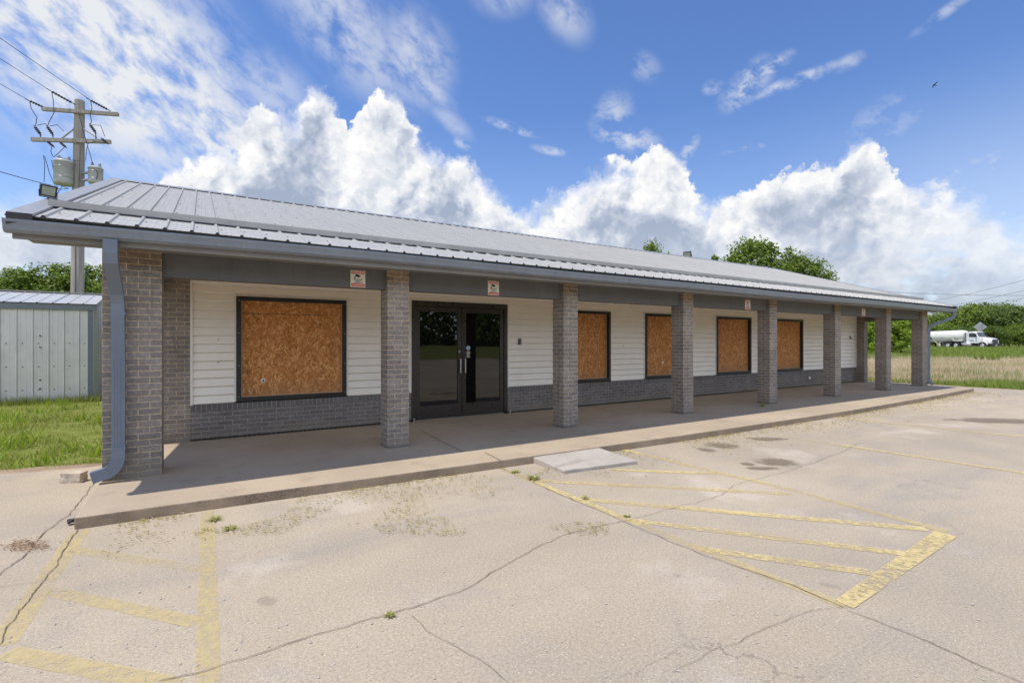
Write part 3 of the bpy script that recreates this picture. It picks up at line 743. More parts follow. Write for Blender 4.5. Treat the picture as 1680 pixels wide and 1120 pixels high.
# door
mb = MB(); f0 = YW-.035
mb.box(DX0, DX0+.075, f0, 8.815, 0, 2.225); mb.box(DX1-.075, DX1, f0, 8.815, 0, 2.225); mb.box(DX0+.075, DX1-.075, f0, 8.815, 2.13, 2.225); mb.box(DX0+.075, DX1-.075, f0+.02, 8.815, 0, .02, 1)
df = mb.build('door_frame', [M_bronze, M_chrome], store)
mid = (DX0+DX1)/2
for k, (a, b) in enumerate(((DX0+.08, mid-.006), (mid+.006, DX1-.08))):
    mb = MB(); d0 = YW-.012; st = .085
    mb.box(a, a+st, d0, d0+.045, .025, 2.122); mb.box(b-st, b, d0, d0+.045, .025, 2.122)
    mb.box(a+st, b-st, d0, d0+.045, .025, .27); mb.box(a+st, b-st, d0, d0+.045, 2.03, 2.122)
    mb.box(a+st, b-st, d0-.004, d0, .12, .13)
    leaf = mb.build('door', M_bronze, store)
    mb = MB(); mb.box(a+st, b-st, d0+.016, d0+.026, .27, 2.03); mb.build('glass', M_glass, leaf)
    hx = b-.045 if k == 0 else a+.045
    mb = MB()
    mb.tube([(hx, d0-.055, .86), (hx, d0-.055, 1.14)], .014, 10)
    for hz_ in (.885, 1.115): mb.tube([(hx, d0-.052, hz_), (hx, d0+.001, hz_)], .008, 8)
    mb.build('handle', M_chrome, leaf)
    if k == 0:
        mb = MB(); mb.lathe([(0, -.014), (.02, -.014), (.026, 0)], 14, 'Y', (hx+.0, d0, 1.275)); mb.build('lock', M_chrome, leaf)
    else:
        mb = MB(); c = (a+st+.055, d0+.013, 1.345)
        mb.lathe([(0, -.001), (.046, -.001)], 20, 'Y', c, 0); mb.lathe([(.024, -.002), (.036, -.002)], 20, 'Y', c, 1)
        for j, wd in enumerate((.085, .075, .08, .06, .085)):
            mb.box(c[0]-wd/2, c[0]+wd/2, c[1], c[1]+.001, 1.265-j*.026, 1.277-j*.026, 1)
        mb.build('sticker', [M_blue, M_swhite], leaf)
for dx in (DX0+.02, DX1+.02):
    mb = MB(); mb.lathe([(.0, .075), (.022, .075), (.024, .06), (.016, .05), (.016, .012), (.03, .008), (.03, 0)], 12, 'Z', (dx, YW-.10, .0)); mb.build('door_stop', M_chrome, store)
# columns
COLX = [(XL, -.37)]+[(2.172+3.048*i, 2.477+3.048*i) for i in range(6)]+[(20.03, XR)]
for i, (a, b) in enumerate(COLX):
    mb = MB(); y1 = YC+.305 if i else YC+.42
    zt = 2.275
    mb.box(a, b, YC, y1, 0 if i else -.1, zt, 0, local=True, skip='t'); mb.box(a, b, YC, y1, zt, 2.457, 1, local=True)
    if 0 < i < 7: mb.box(a-.004, b+.004, YC-.004, y1+.004, 0, .03, 2)
    mb.build('column', [M_col, M_coltop, mat('mortar_foot', col=(.15,.135,.125), rough=.95, noise=.3, nscale=12)], store)
# beams between columns
for i in range(len(COLX)-1):
    mb = MB(); mb.box(COLX[i][1], COLX[i+1][0], YC+.07, YC+.235, 2.19, 2.456); mb.build('beam', M_beam, store)
mb = MB(); mb.box(-.85, -.46, YC+.42, YW, 2.19, 2.45); mb.build('side_beam', M_beam, store)
mb = MB(); mb.box(20.2, 20.36, YC+.305, 8.45, 2.19, 2.45); mb.build('side_beam', M_beam, store)
# soffit, ceiling, fascia
mb = MB(); mb.box(-1.42, 20.98, 6.25, 6.75, 2.452, 2.47); mb.build('soffit', M_fascia, store)
mb = MB(); mb.box(-.86, 20.42, 6.94, 8.83, 2.452, 2.47); mb.build('porch_ceiling', M_ceil, store)
mb = MB(); mb.box(-1.45, 21.0, 6.215, 6.25, 2.405, 2.622); mb.build('fascia', M_fascia, store)
for xx in (-1.45, 20.965):                          # rake boards
    mb = MB(); 
    q = [(6.25, 2.405), (15.0, 2.405), (15.0, 2.45)]
    for xa in (xx,):
        pts_ = [(6.25, 2.45), (YR, roofz(YR)-.19), (18.1, 2.45), (18.1, 2.58), (YR, roofz(YR)-.03), (6.25, 2.60)]
        mb.face([(xa, a, b) for a, b in pts_]); mb.face([(xa+.035, a, b) for a, b in pts_][::-1])
        for j in range(6):
            a, b = pts_[j], pts_[(j+1) % 6]; mb.face([(xa, *a), (xa, *b), (xa+.035, *b), (xa+.035, *a)])
    mb.build('rake_board', M_fascia, store)
# gutter (K profile)
prof = [(6.213, 2.612), (6.213, 2.452), (6.150, 2.452), (6.118, 2.475), (6.112, 2.51), (6.098, 2.545), (6.098, 2.566), (6.110, 2.566), (6.112, 2.548), (6.125, 2.51), (6.132, 2.482), (6.155, 2.462), (6.203, 2.462), (6.203, 2.612)]
mb = MB(); gx0, gx1 = -1.49, 21.03
n_ = len(prof); NX = 14
for k in range(NX):
    xa = gx0+(gx1-gx0)*k/NX; xb = gx0+(gx1-gx0)*(k+1)/NX
    sag = lambda q: .008*math.sin(q*.9)+.006*math.sin(q*.37+1)-.0024*max(0, q-6)
    for j in range(n_):
        a, b = prof[j], prof[(j+1) % n_]
        mb.face([(xa, a[0], a[1]+sag(xa)), (xb, a[0], a[1]+sag(xb)), (xb, b[0], b[1]+sag(xb)), (xa, b[0], b[1]+sag(xa))])
for xa in (gx0, gx1-.002):
    p8 = prof[:7]+[(6.203, 2.566), (6.203, 2.612)]
    mb.face([(xa, a, b) for a, b in p8]); mb.face([(xa+.002, a, b) for a, b in p8][::-1])
gut = mb.build('gutter', M_slate, store, fixn=True)
for xs_ in (4.6, 10.7, 16.8):
    mb = MB()
    for j in range(6):
        a, b = prof[j], prof[j+1]; nz = Vector((0, -.0025, -.0015))
        mb.face([(xs_, a[0]+nz.y, a[1]+nz.z+sag(xs_)), (xs_+.035, a[0]+nz.y, a[1]+nz.z+sag(xs_)), (xs_+.035, b[0]+nz.y, b[1]+nz.z+sag(xs_)), (xs_, b[0]+nz.y, b[1]+nz.z+sag(xs_))])
    mb.build('joint_sleeve', M_slate, gut)
def downspout(x_, kick, path, side):
    mb = MB(); mb.rect_sweep(path, .112, .085, side); 
    o = mb.build('downspout', M_down, store, fixn=True); return o
def elbow(p0, d0, d1, n=6, r=.1):
    return [Vector(p0)]
# left downspout: drops from the gutter, runs back to the column, kicks out to the left
path = [(-.745, 6.165, 2.46), (-.745, 6.165, 2.33), (-.745, 6.19, 2.25), (-.742, 6.56, 1.98), (-.74, 6.62, 1.88), (-.735, 6.63, 1.2), (-.735, 6.63, .27)]
ds = downspout(0, 0, path, (1,0,0))
mb = MB()
pts_ = [(-.735+.125*(math.cos(a)-1), 6.63, .27-.17*math.sin(a)) for a in [R(9*k) for k in range(0, 9)]]
mb.rect_sweep([(-.735, 6.63, .29)]+pts_+[(pts_[-1][0]-.13, 6.62, pts_[-1][2]-.035)], .088, .116, (0,1,0))
for k in range(1, 9):                                # crimps of the elbow
    a = R(9*k); c_ = Vector((-.735+.125*(math.cos(a)-1), 6.63, .27-.17*math.sin(a))); dd = Vector((-math.sin(a)*.125, 0, -math.cos(a)*.17)).normalized()
    mb.rect_sweep([c_-dd*.004, c_+dd*.004], .094, .124, (0,1,0))
mb.build('elbow', M_down, ds, fixn=True)
mb = MB(); 
for zz in (1.75, .34): mb.box(-.798, -.672, 6.582, 6.698, zz, zz+.025)
for xx in (-.77, -.745, -.72, -.70): mb.box(xx-.003, xx+.003, 6.584, 6.588, .36, 1.74)
mb.build('strap', M_down, ds)
path = [(20.93, 6.165, 2.45), (20.93, 6.165, 2.33), (20.91, 6.19, 2.25), (20.53, 6.66, 1.98), (20.50, 6.70, 1.9), (20.50, 6.71, 1.2), (20.50, 6.71, .2), (20.51, 6.68, .12), (20.56, 6.60, .06)]
ds2 = downspout(0, 0, path, (.78,.62,0))
# roof: ribbed panels front and back
mb = MB(); x0, x1 = -1.42, 20.98; pitch_ = .2286
def ribline(y_, dz=0):
    pts = []; xx = x0-.06; k = 0
    z_ = roofz(y_) if y_ <= YR else roofz(2*YR-y_)
    while xx < x1-.02:
        pts += [(xx, z_), (xx+.006, z_), (xx+.018, z_+.020), (xx+.036, z_+.020), (xx+.048, z_)]
        for m_ in (.105, .155):
            pts += [(xx+m_-.007, z_), (xx+m_, z_+.0028), (xx+m_+.007, z_)]
        xx += pitch_
    pts.append((x1, z_))
    return [(min(a, x1), y_, b+dz) for a, b in pts]
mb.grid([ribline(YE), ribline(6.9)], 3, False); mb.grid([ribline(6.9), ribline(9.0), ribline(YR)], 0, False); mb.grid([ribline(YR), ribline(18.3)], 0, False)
u = [(a, b, c-.02) for a, b, c in (ribline(YE)[0], ribline(YE)[-1])]
mb.face([(x0, YE+.02, roofz(YE)-.012), (x1, YE+.02, roofz(YE)-.012), (x1, YR, roofz(YR)-.02), (x0, YR, roofz(YR)-.02)], None, 1)
# screws in rows
for yy in (6.5, 7.7, 8.9, 10.1, 11.3):
    for k in range(0, 30):
        xx = x0-.06+pitch_*k+.075
        if random.random() < .72: mb.box(xx-.007, xx+.007, yy-.007, yy+.007, roofz(yy)-.001, roofz(yy)+.007, 2)
# eave edge: the dark underside of ribs at the drip
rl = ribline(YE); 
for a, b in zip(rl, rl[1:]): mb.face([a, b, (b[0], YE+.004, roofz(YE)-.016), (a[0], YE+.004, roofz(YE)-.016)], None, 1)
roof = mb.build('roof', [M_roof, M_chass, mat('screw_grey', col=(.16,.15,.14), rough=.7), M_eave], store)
mb = MB()
for sgn in (1, -1):
    yy = [YR, YR-sgn*.17, YR-sgn*.175]; 
    zz = [roofz(YR)+.034, roofz(YR)-.17*PITCH+.026, roofz(YR)-.17*PITCH+.018]
    for j in range(2): mb.face([(x0-.05, yy[j], zz[j]), (x1+.05, yy[j], zz[j]), (x1+.05, yy[j+1], zz[j+1]), (x0-.05, yy[j+1], zz[j+1])])
mb.build('ridge_cap', M_rtrim, roof)
for s_, xx in ((-1, x0), (1, x1)):
    mb = MB()
    xo = xx+s_*.045; xi = xx-s_*.13
    for y0_, y1_ in ((YE-.03, YR), (2*YR-YE+.03, YR)):
        def zz(y_): return roofz(y_ if y_ <= YR else 2*YR-y_)
        A = [(xi, y0_, zz(y0_)+.004), (xi, y0_, zz(y0_)+.026), (xo, y0_, zz(y0_)+.026), (xo, y0_, zz(y0_)-.085)]
        B = [(xi, y1_, zz(y1_)+.004), (xi, y1_, zz(y1_)+.026), (xo, y1_, zz(y1_)+.026), (xo, y1_, zz(y1_)-.085)]
        for j in range(3): mb.face([A[j], B[j], B[j+1], A[j+1]])
        mb.face([A[0], A[1], A[2], A[3], (xi, y0_, zz(y0_)-.03)], None, 1)
    mb.build('rake_trim', [M_rtrim, M_chass], roof)
# snow guard: raised angle lying across the ribs
mb = MB(); gy = 6.85; gz0 = roofz(gy)
A = [(gy-.004, gz0+.022), (gy-.022, gz0+.085), (gy+.16, roofz(gy+.16)+.03), (gy+.155, roofz(gy+.16)+.022), (gy-.012, gz0+.072), (gy+.006, gz0+.022)]
xs0, xs1 = -1.33, 20.55
for j in range(6):
    a, b = A[j], A[(j+1) % 6]
    mb.face([(xs0, *a), (xs1, *a), (xs1, *b), (xs0, *b)])
mb.face([(xs0, *a) for a in A]); mb.face([(xs1, *a) for a in A][::-1])
mb.build('snow_guard', M_guard, roof, fixn=True)
mb = MB(); mb.lathe([(0, -.02), (.05, -.02), (.055, -.004), (.055, 0)], 12, 'Y', (17.0, YW-.012, .27)); mb.build('vent_cap', M_cream, store)
mb = MB(); mb.box(19.68, 19.76, YW-.03, YW-.012, 1.60, 1.66); mb.box(19.72, 19.80, YW-.034, YW-.014, 1.55, 1.61); mb.build('broken_bracket', M_sblack, store)
for xx, zz_ in ((.22, 1.50), (.22, 1.16), (8.6, 1.36)):
    mb = MB(); mb.box(xx-.007, xx+.007, YW-.026, YW-.004, zz_-.007, zz_+.007); mb.build('screw_hole', M_sblack, store)

# ------------------------------------------------------------------ text helper and warning signs
def text_mesh(body, size, mt, parent, loc, name='lettering', wscale=1.):
    cu = bpy.data.curves.new('txt', 'FONT'); cu.body = body; cu.size = size; cu.align_x = 'CENTER'; cu.align_y = 'CENTER'; cu.offset = size*.02
    ob = bpy.data.objects.new('txt', cu); COL.objects.link(ob); bpy.context.view_layer.update()
    me = bpy.data.meshes.new_from_object(ob.evaluated_get(bpy.context.evaluated_depsgraph_get()))
    bpy.data.objects.remove(ob); bpy.data.curves.remove(cu)
    me.materials.clear(); me.materials.append(mt)
    o = bpy.data.objects.new(name, me); COL.objects.link(o); o.parent = parent; o.location = loc; o.rotation_euler = (R(90), 0, 0); o.scale = (wscale, 1, 1)
    return o
SX, SZ = .098, .112
sg = thing('warning_sign', 'white and red video surveillance warning sign on the beam above the first boarded window', 'sign', (1.787, YC+.066, 2.312), 0, 'video surveillance warning signs on the porch beam')
mb = MB(); mb.box(-SX, SX, 0, .003, -SZ, SZ); bevel(mb.build('panel', M_swhite, sg), .001, 1)
mb = MB(); mb.box(-SX+.006, SX-.006, -.0015, -.0003, SZ-.046, SZ-.006); mb.build('header_band', M_red, sg)
mb = MB(); mb.box(-SX+.008, SX-.008, -.0015, -.0003, -SZ+.008, -SZ+.046); mb.build('footer_band', M_red, sg)
text_mesh('WARNING', .040, M_swhite, sg, (0, -.0025, SZ-.026), wscale=.98)
text_mesh('24 HOUR', .028, M_sblack, sg, (0, -.001, -.012)); text_mesh('VIDEO', .026, M_sblack, sg, (0, -.001, -.036)); text_mesh('SURVEILLANCE', .018, M_sblack, sg, (0, -.001, -.056))
text_mesh('ON THESE PREMISES', .0165, M_swhite, sg, (0, -.0025, -SZ+.027))
mb = MB()                                             # camera pictogram
i0 = 0; mb.face([(-.030,-.001,.052),(.030,-.001,.030),(.036,-.001,.040),(-.020,-.001,.064)][::1]); mb.face([(-.040,-.001,.038),(.012,-.001,.018),(.030,-.001,.034),(-.030,-.001,.056)])
mb.face([(-.052,-.001,.004),(-.040,-.001,.004),(-.018,-.001,.032),(-.030,-.001,.032)]); mb.face([(-.056,-.001,.000),(-.034,-.001,.000),(-.034,-.001,.008),(-.056,-.001,.008)])
mb.build('camera_symbol', M_sblack, sg)
for x_, lab in ((3.885, 'white and red video surveillance warning sign on the beam above the glass double door'), (10.557, 'video surveillance warning sign third along the beam, above the fourth boarded window'), (16.12, 'small looking video surveillance warning sign farthest along the porch beam')):
    c = copy_tree(sg); c.location.x = x_; c.location.z = 2.305; c['label'] = lab

kp = thing('key_box', 'small black push button key box on the white siding right of the door', 'lock box', (5.62, YW-.022, 1.465))
mb = MB(); mb.box(-.028, .028, -.035, 0, -.065, .065); bevel(mb.build('body', M_sblack, kp), .006, 2)
mb = MB()
for j in range(5):
    for k in (-1, 1): mb.lathe([(0, -.004), (.006, -.004), (.007, 0)], 8, 'Y', (k*.012, -.035, .045-j*.017))
mb.box(-.016, .016, -.038, -.035, -.055, -.038); mb.build('button', M_chrome, kp)

def floodlight(label, loc, rz, tilt, s=1.):
    fl = thing('floodlight', label, 'floodlight', loc, rz, 'floodlights on the roof')
    fl.scale = (s, s, s)
    M = Matrix.Translation((0, 0, .19)) @ Matrix.Rotation(tilt, 4, 'X')
    mb = MB(); mb.box(-.16, .16, -.03, .03, -.14, .14, skip='', M=M)
    for j in range(9): mb.box(-.15+j*.035, -.14+j*.035, .03, .06, -.12, .12, M=M)
    bevel(mb.build('housing', M_chass, fl), .006, 1)
    mb = MB(); mb.box(-.125, .125, -.034, -.0305, -.105, .105, M=M); mb.build('lens', M_lens, fl)
    mb = MB(); mb.tube([(-.17, 0, .19), (-.17, .0, .03), (.17, 0, .03), (.17, 0, .19)], .012, 6); mb.tube([(0,0,-.12), (0,0,.03)], .018, 8); mb.build('bracket', M_chass, fl)
    return fl
p = D(79, 319, 6.15)
floodlight('large floodlight with glass lens standing on the left gable edge of the roof', (-1.44, p.y*(-1.44/p.x), roofz(p.y*(-1.44/p.x))+.03), R(28), R(16), .45)
floodlight('small floodlight on the ridge at the far end of the roof', (15.6, YR+.25, roofz(YR)-.02), R(-60), R(15), .9)

# ------------------------------------------------------------------ ramp pad, rubble, pipe
cor = [G(864, 744, .02), G(928, 776, LOT), G(1049, 759, LOT), G(972, 729, .02)]
pd = MB(); topz = [-.012, -.055, -.05, -.01]
T = [(*c, z_) for c, z_ in zip([G(864, 745, -.012), G(926, 771, -.055), G(1046, 755, -.05), G(972, 730, -.01)], topz)]
Bq = [(a, b, LOT-.02) for a, b, c in T]
pd.face(T); pd.face(Bq[::-1])
for j in range(4): pd.face([T[j], Bq[j], Bq[(j+1) % 4], T[(j+1) % 4]])
rp = tag(pd.build('concrete_ramp', M_pad, fixn=True), 'loose pale grey concrete slab tilted as a ramp against the kerb', 'ramp'); bevel(rp, .012, 2)

def rubble(name, label, cat, c, size, seed, mt, rz=0):
    rnd = random.Random(seed); bm = bmesh.new(); bmesh.ops.create_cube(bm, size=1); bmesh.ops.subdivide_edges(bm, edges=bm.edges, cuts=3, use_grid_fill=True)
    for v in bm.verts:
        n = mnoise.noise(v.co*2.3+Vector((seed, 0, 0))); n2 = mnoise.noise(v.co*6+Vector((0, seed, 0)))
        v.co *= 1+.22*n+.10*n2
        v.co = Vector((v.co.x*size[0], v.co.y*size[1], v.co.z*size[2]))
    me = bpy.data.meshes.new(name); bm.to_mesh(me); bm.free(); me.materials.append(mt)
    o = bpy.data.objects.new(name, me); COL.objects.link(o); o.location = c; o.rotation_euler = (0, 0, rz)
    return tag(o, label, cat)
gx, gy_ = G(119, 792)
rubble('concrete_chunk', 'broken tan concrete chunk lying on the lot left of the corner column', 'rubble', (gx, gy_+.06, LOT+.05), (.21,.13,.11), 3, M_rock, R(-25))
gx, gy_ = G(122, 860)
pt = MB(); pt.tube([(gx-.05, gy_+.02, LOT+.03), (gx+.05, gy_+.05, LOT+.03)], .018, 8); pt.tube([(gx-.04, gy_-.01, LOT+.025), (gx+.02, gy_+.03, LOT+.05)], .014, 8)
tag(pt.build('pipe_stub', M_chass), 'short dark pipe stub at the left corner of the kerb', 'pipe')

# ------------------------------------------------------------------ shed
sh = thing('metal_shed', 'pale grey corrugated metal shed behind the lawn at the left', 'shed', (-2.49, 17.46, -.13))
SL, SDp, EH = 8.5, 3.6, 2.50
def ribs_x(n, w_, base, rib=.022):
    out = []; x_ = 0.
    while x_ < n-.05:
        out += [(x_, base), (x_+.10, base), (x_+.104, base-.003), (x_+.112, base-.003), (x_+.116, base), (x_+w_-.10, base), (x_+w_-.096, base-.003), (x_+w_-.088, base-.003), (x_+w_-.084, base), (x_+w_-.045, base), (x_+w_-.028, base-rib), (x_+w_-.015, base-rib), (x_+w_, base)]
        x_ += w_
    return out
pr = ribs_x(SL, .305, 0.)
mb = MB(); mb.grid([[(-a, b, 0) for a, b in pr], [(-a, b, EH) for a, b in pr]], 0, False)
for zz in (.95, 1.55, .35): 
    for k in range(27): mb.box(-.17-k*.305-.012, -.17-k*.305+.012, -.012, 0, zz-.012, zz+.012, 1)
for zz in (1.75, 1.45, .6, .38): mb.box(-1.07, -1.04, -.03, 0, zz-.015, zz+.015, 1)
prd = ribs_x(SDp, .305, 0.)
mb.grid([[(-b, a, 0) for a, b in prd], [(-b, a, EH+ (.5-abs(a/SDp-.5))*2*.38) for a, b in prd]], 0, False)
mb.grid([[(-SL, a, 0) for a in (0, SDp)], [(-SL, a, EH) for a in (0, SDp)]], 0, False); mb.grid([[(-SL, SDp, 0), (0, SDp, 0)], [(-SL, SDp, EH), (0, SDp, EH)]], 0, False)
mb.build('wall', [M_shed, M_chass], sh)
mb = MB(); pr2 = ribs_x(SL+.25, .305, 0.)
RH = .40
mb.grid([[(.1-a, -.12, EH+.10-b*.9) for a, b in pr2], [(.1-a, SDp/2, EH+.10+RH-b*.9) for a, b in pr2], [(.1-a, SDp+.12, EH+.10-b*.9) for a, b in pr2]], 0, False)
mb.build('roof', M_shedroof, sh)
mb = MB(); mb.box(-SL, .095, -.075, -.024, EH-.06, EH+.085); mb.box(-.10, .012, -.04, -.024, 0, EH-.06)
mb.face([(.1,-.11,EH-.03),(.1,SDp/2,EH+RH-.03),(.1,SDp/2,EH+RH+.12),(.1,-.11,EH+.12)]); mb.face([(.1,SDp/2,EH+RH-.03),(.1,SDp+.11,EH-.03),(.1,SDp+.11,EH+.12),(.1,SDp/2,EH+RH+.12)])
mb.build('trim', M_shedtrim, sh)
mb = MB(); mb.box(-SL, .1, SDp/2-.12, SDp/2+.12, EH+.10+RH+.018, EH+.10+RH+.03); mb.build('ridge_cap', M_shedroof, sh)

# ------------------------------------------------------------------ utility pole
PX, PY = -3.62, 22.5; PD = 17.18
up_ = thing('utility_pole', 'weathered wooden utility pole with two crossarms behind the shed', 'utility pole', (PX, PY, -.13))
def L(u_, v_, dd=0.): return D(u_, v_, PD+dd)-Vector((PX, PY, -.13))
ptop = D(133, 165, PD).z+.13
mb = MB(); mb.tube([(0,0,-.5), (0,0,3), (.03,0,7), (.06,0,ptop)], [.20, .185, .165, .14], 18); mb.build('shaft', M_pole, up_)
WD = Vector((-.37, -.93, 0)).normalized(); AD = Vector((.93, -.37, 0))
def arm(cu, cv_, l0, l1, hgt, dep, tilt, off):
    c = L(cu, cv_)+WD*off
    mb = MB(); M = Matrix.Translation(c) @ Matrix.Rotation(math.atan2(AD.y, AD.x), 4, 'Z') @ Matrix.Rotation(tilt, 4, 'Y')
    mb.box(-l0, l1, -dep/2, dep/2, -hgt/2, hgt/2, M=M); o = mb.build('crossarm', M_pole, up_); return M
Mu = arm(131, 186.5, 1.02, 1.27, .115, .10, 0, .16)
Ml = arm(130, 234.5, 1.30, 1.06, .12, .10, R(-2.2), .18)
mb = MB(); 
for a, b in (((107, 232), (127, 212)), ((165, 230), (139, 213))): mb.tube([L(*a)+WD*.2, L(*b)+WD*.1], .022, 6)
mb.build('brace', M_pole, up_)
def insul(a, b, n=7, r=.045, name='insulator'):
    a, b = Vector(a), Vector(b); mb = MB(); k = 0
    path = []; rr = []
    for j in range(n*2+1):
        path.append(a.lerp(b, j/(n*2))); rr.append(r if j % 2 else r*.45)
    mb.tube(path, rr, 8); mb.tube([a.lerp(b, -.2), a.lerp(b, 1.25)], r*.3, 6); mb.build(name, M_dark, up_)
ends = []
for (u0, v0), (u1, v1) in (((86, 184), (67, 177)), ((124, 173), (102, 162)), ((182, 184), (164, 176))):
    a = L(u0, v0)+WD*.2; b = L(u1, v1)+WD*.5; insul(a, b); ends.append(b)
def sagline(mb, a, b, sag, r, n=10):
    a, b = Vector(a), Vector(b)
    mb.tube([a.lerp(b, k/n)-Vector((0,0,sag*4*(k/n)*(1-k/n))) for k in range(n+1)], r, 5, caps=False)
cut = []
for (u_, v_) in ((71, 219), (91, 219), (160, 216)):
    p = L(u_, v_)+WD*.32; cut.append(p); insul(p+Vector((-.03,0,.08)), p+Vector((.1,-.02,-.13)), 4, .055, 'fuse_cutout')
    q = p+Vector((.12,-.03,-.25)); mb = MB(); mb.tube([p+Vector((.08,0,-.1)), q, q+Vector((0,0,-.12))], .016, 6); mb.build('bracket', M_dark, up_)
for (u_, v_) in ((94, 243), (114, 244), (181, 238)):
    p = L(u_, v_)+WD*.3; insul(p+Vector((-.08,0,.08)), p+Vector((.06,0,-.05)), 4, .05, 'arrester')
mb = MB()
for e_, c_, bow in zip(ends, cut, (.10, .10, -.02)):
    pth = [e_, e_+Vector((.04,0,-.25)), (e_+c_)/2+Vector((bow,0,-.05)), c_+Vector((0,0,.22)), c_+Vector((-.03,0,.09))]; mb.tube(pth, .011, 5)
for a, m_, b in (((72,212),(85,209),(92,218)), ((92,213),(104,211),(115,222)), ((161,211),(174,212),(181,230)), ((95,247),(94,255),(97,262)), ((115,248),(105,258),(98,263)), ((138,190),(146,220),(153,245)), ((153,245),(151,255),(150,268)), ((153,245),(158,262),(162,276)), ((180,240),(165,238),(153,242)),
                 ((103,262),(125,268),(150,270)), ((166,283),(170,290),(166,302)), ((82,260),(84,275),(83,303)), ((84,262),(92,290),(104,316)), ((95,268),(100,295),(106,318)), ((96,309),(110,315),(122,314)), ((122,314),(112,310),(105,322))):
    a, m_, b = [L(*q)+WD*.3 for q in (a, m_, b)]
    mb.tube([a.lerp(m_, .0), a.lerp(m_, .55), m_, m_.lerp(b, .5), b], .010, 5)
mb.build('jumper_wire', M_wire, up_)
mb = MB(); mb.tube([L(137, 243)+WD*.17, L(136, 300)+WD*.19, (-.02, -.19, 5.0), (0, -.2, 1)], .008, 5); mb.build('ground_wire', M_wire, up_)
def transformer(label, u_, vt, vb, wpx, dd):
    p = D(u_, (vt+vb)/2, PD+dd); h = (vb-vt)/F*PD; r_ = wpx/2/F*PD
    tr = thing('transformer', label, 'transformer', (p.x, p.y, p.z-h/2), 0, 'transformers on the utility pole')
    mb = MB(); mb.lathe([(r_*.9, .0), (r_, .06), (r_, h*.9), (r_*1.05, h*.9), (r_*1.05, h*.94), (r_*.9, h), (0, h*1.02)], 22)
    mb.build('tank', M_xfmr, tr)
    mb = MB(); mb.lathe([(0, .0), (r_*.905, -.001), (r_*1.006, .045), (r_*1.006, .085)], 22); mb.build('base', M_tbase, tr)
    for a in (-.35, .45):
        mb = MB(); q = [(0.02, h), (.05, h+.02), (.035, h+.05), (.05, h+.07), (.03, h+.10), (.045, h+.12), (.02, h+.16), (0, h+.16)]
        mb.lathe(q, 10, 'Z', (a*r_*1.2, -.1*r_, 0)); mb.build('bushing', M_porc, tr)
    v = (Vector((PX, PY, p.z))-p); v.z = 0; dv = v.normalized()
    for zz in (h*.28, h*.72):
        mb = MB()
        mb.tube([dv*r_*.9+Vector((0,0,zz)), v-dv*.12+Vector((0,0,zz))], .045, 6)
        mb.lathe([(r_*.97, zz-.015), (r_*1.015, zz-.015), (r_*1.015, zz+.015), (r_*.97, zz+.015)], 20)
        mb.build('mounting_bracket', M_porc, tr)
transformer('larger grey transformer can hung on the left of the utility pole', 104.5, 264, 303, 25, -.3)
transformer('smaller grey transformer can hung on the right of the utility pole', 157, 275, 302, 19.5, -.15)
for e_, sg_, lab in zip(ends, (.5, .5, .5), ('power line from the left end of the upper crossarm', 'power line from the top of the utility pole', 'power line from the right end of the upper crossarm')):
    a = e_+Vector((PX, PY, -.13)); b = a+WD*46+Vector((0,0,.6)); mb = MB(); sagline(mb, a, b, sg_, .008, 16)
    tag(mb.build('power_line', M_wire), lab, 'power line', 'overhead wires at the left')
a = D(84, 304, PD-.3); b = D(-60, 247, PD-6); b = a+(b-a)*3; mb = MB(); sagline(mb, a, b, .25, .011, 14)
tag(mb.build('power_line', M_wire), 'low service wire running left from beside the larger transformer', 'power line', 'overhead wires at the left')
# far lines at the right
for (u0, v0, d0), (u1, v1, d1), sg_, lab in (((1330, 470, 70), (1800, 482.5, 70), .6, 'nearly level overhead wire above the far treeline'), ((1480, 500, 120), (1800, 425, 55), .8, 'highest sloping overhead wire rising to the right edge'), ((1480, 510, 120), (1800, 446, 55), .8, 'middle sloping overhead wire rising to the right edge'), ((1480, 516, 120), (1800, 462, 55), .8, 'lowest sloping overhead wire rising to the right edge')):
    mb = MB(); sagline(mb, D(u0, v0, d0), D(u1, v1, d1), sg_, .022, 16); tag(mb.build('power_line', M_wire), lab, 'power line', 'overhead wires at the right')

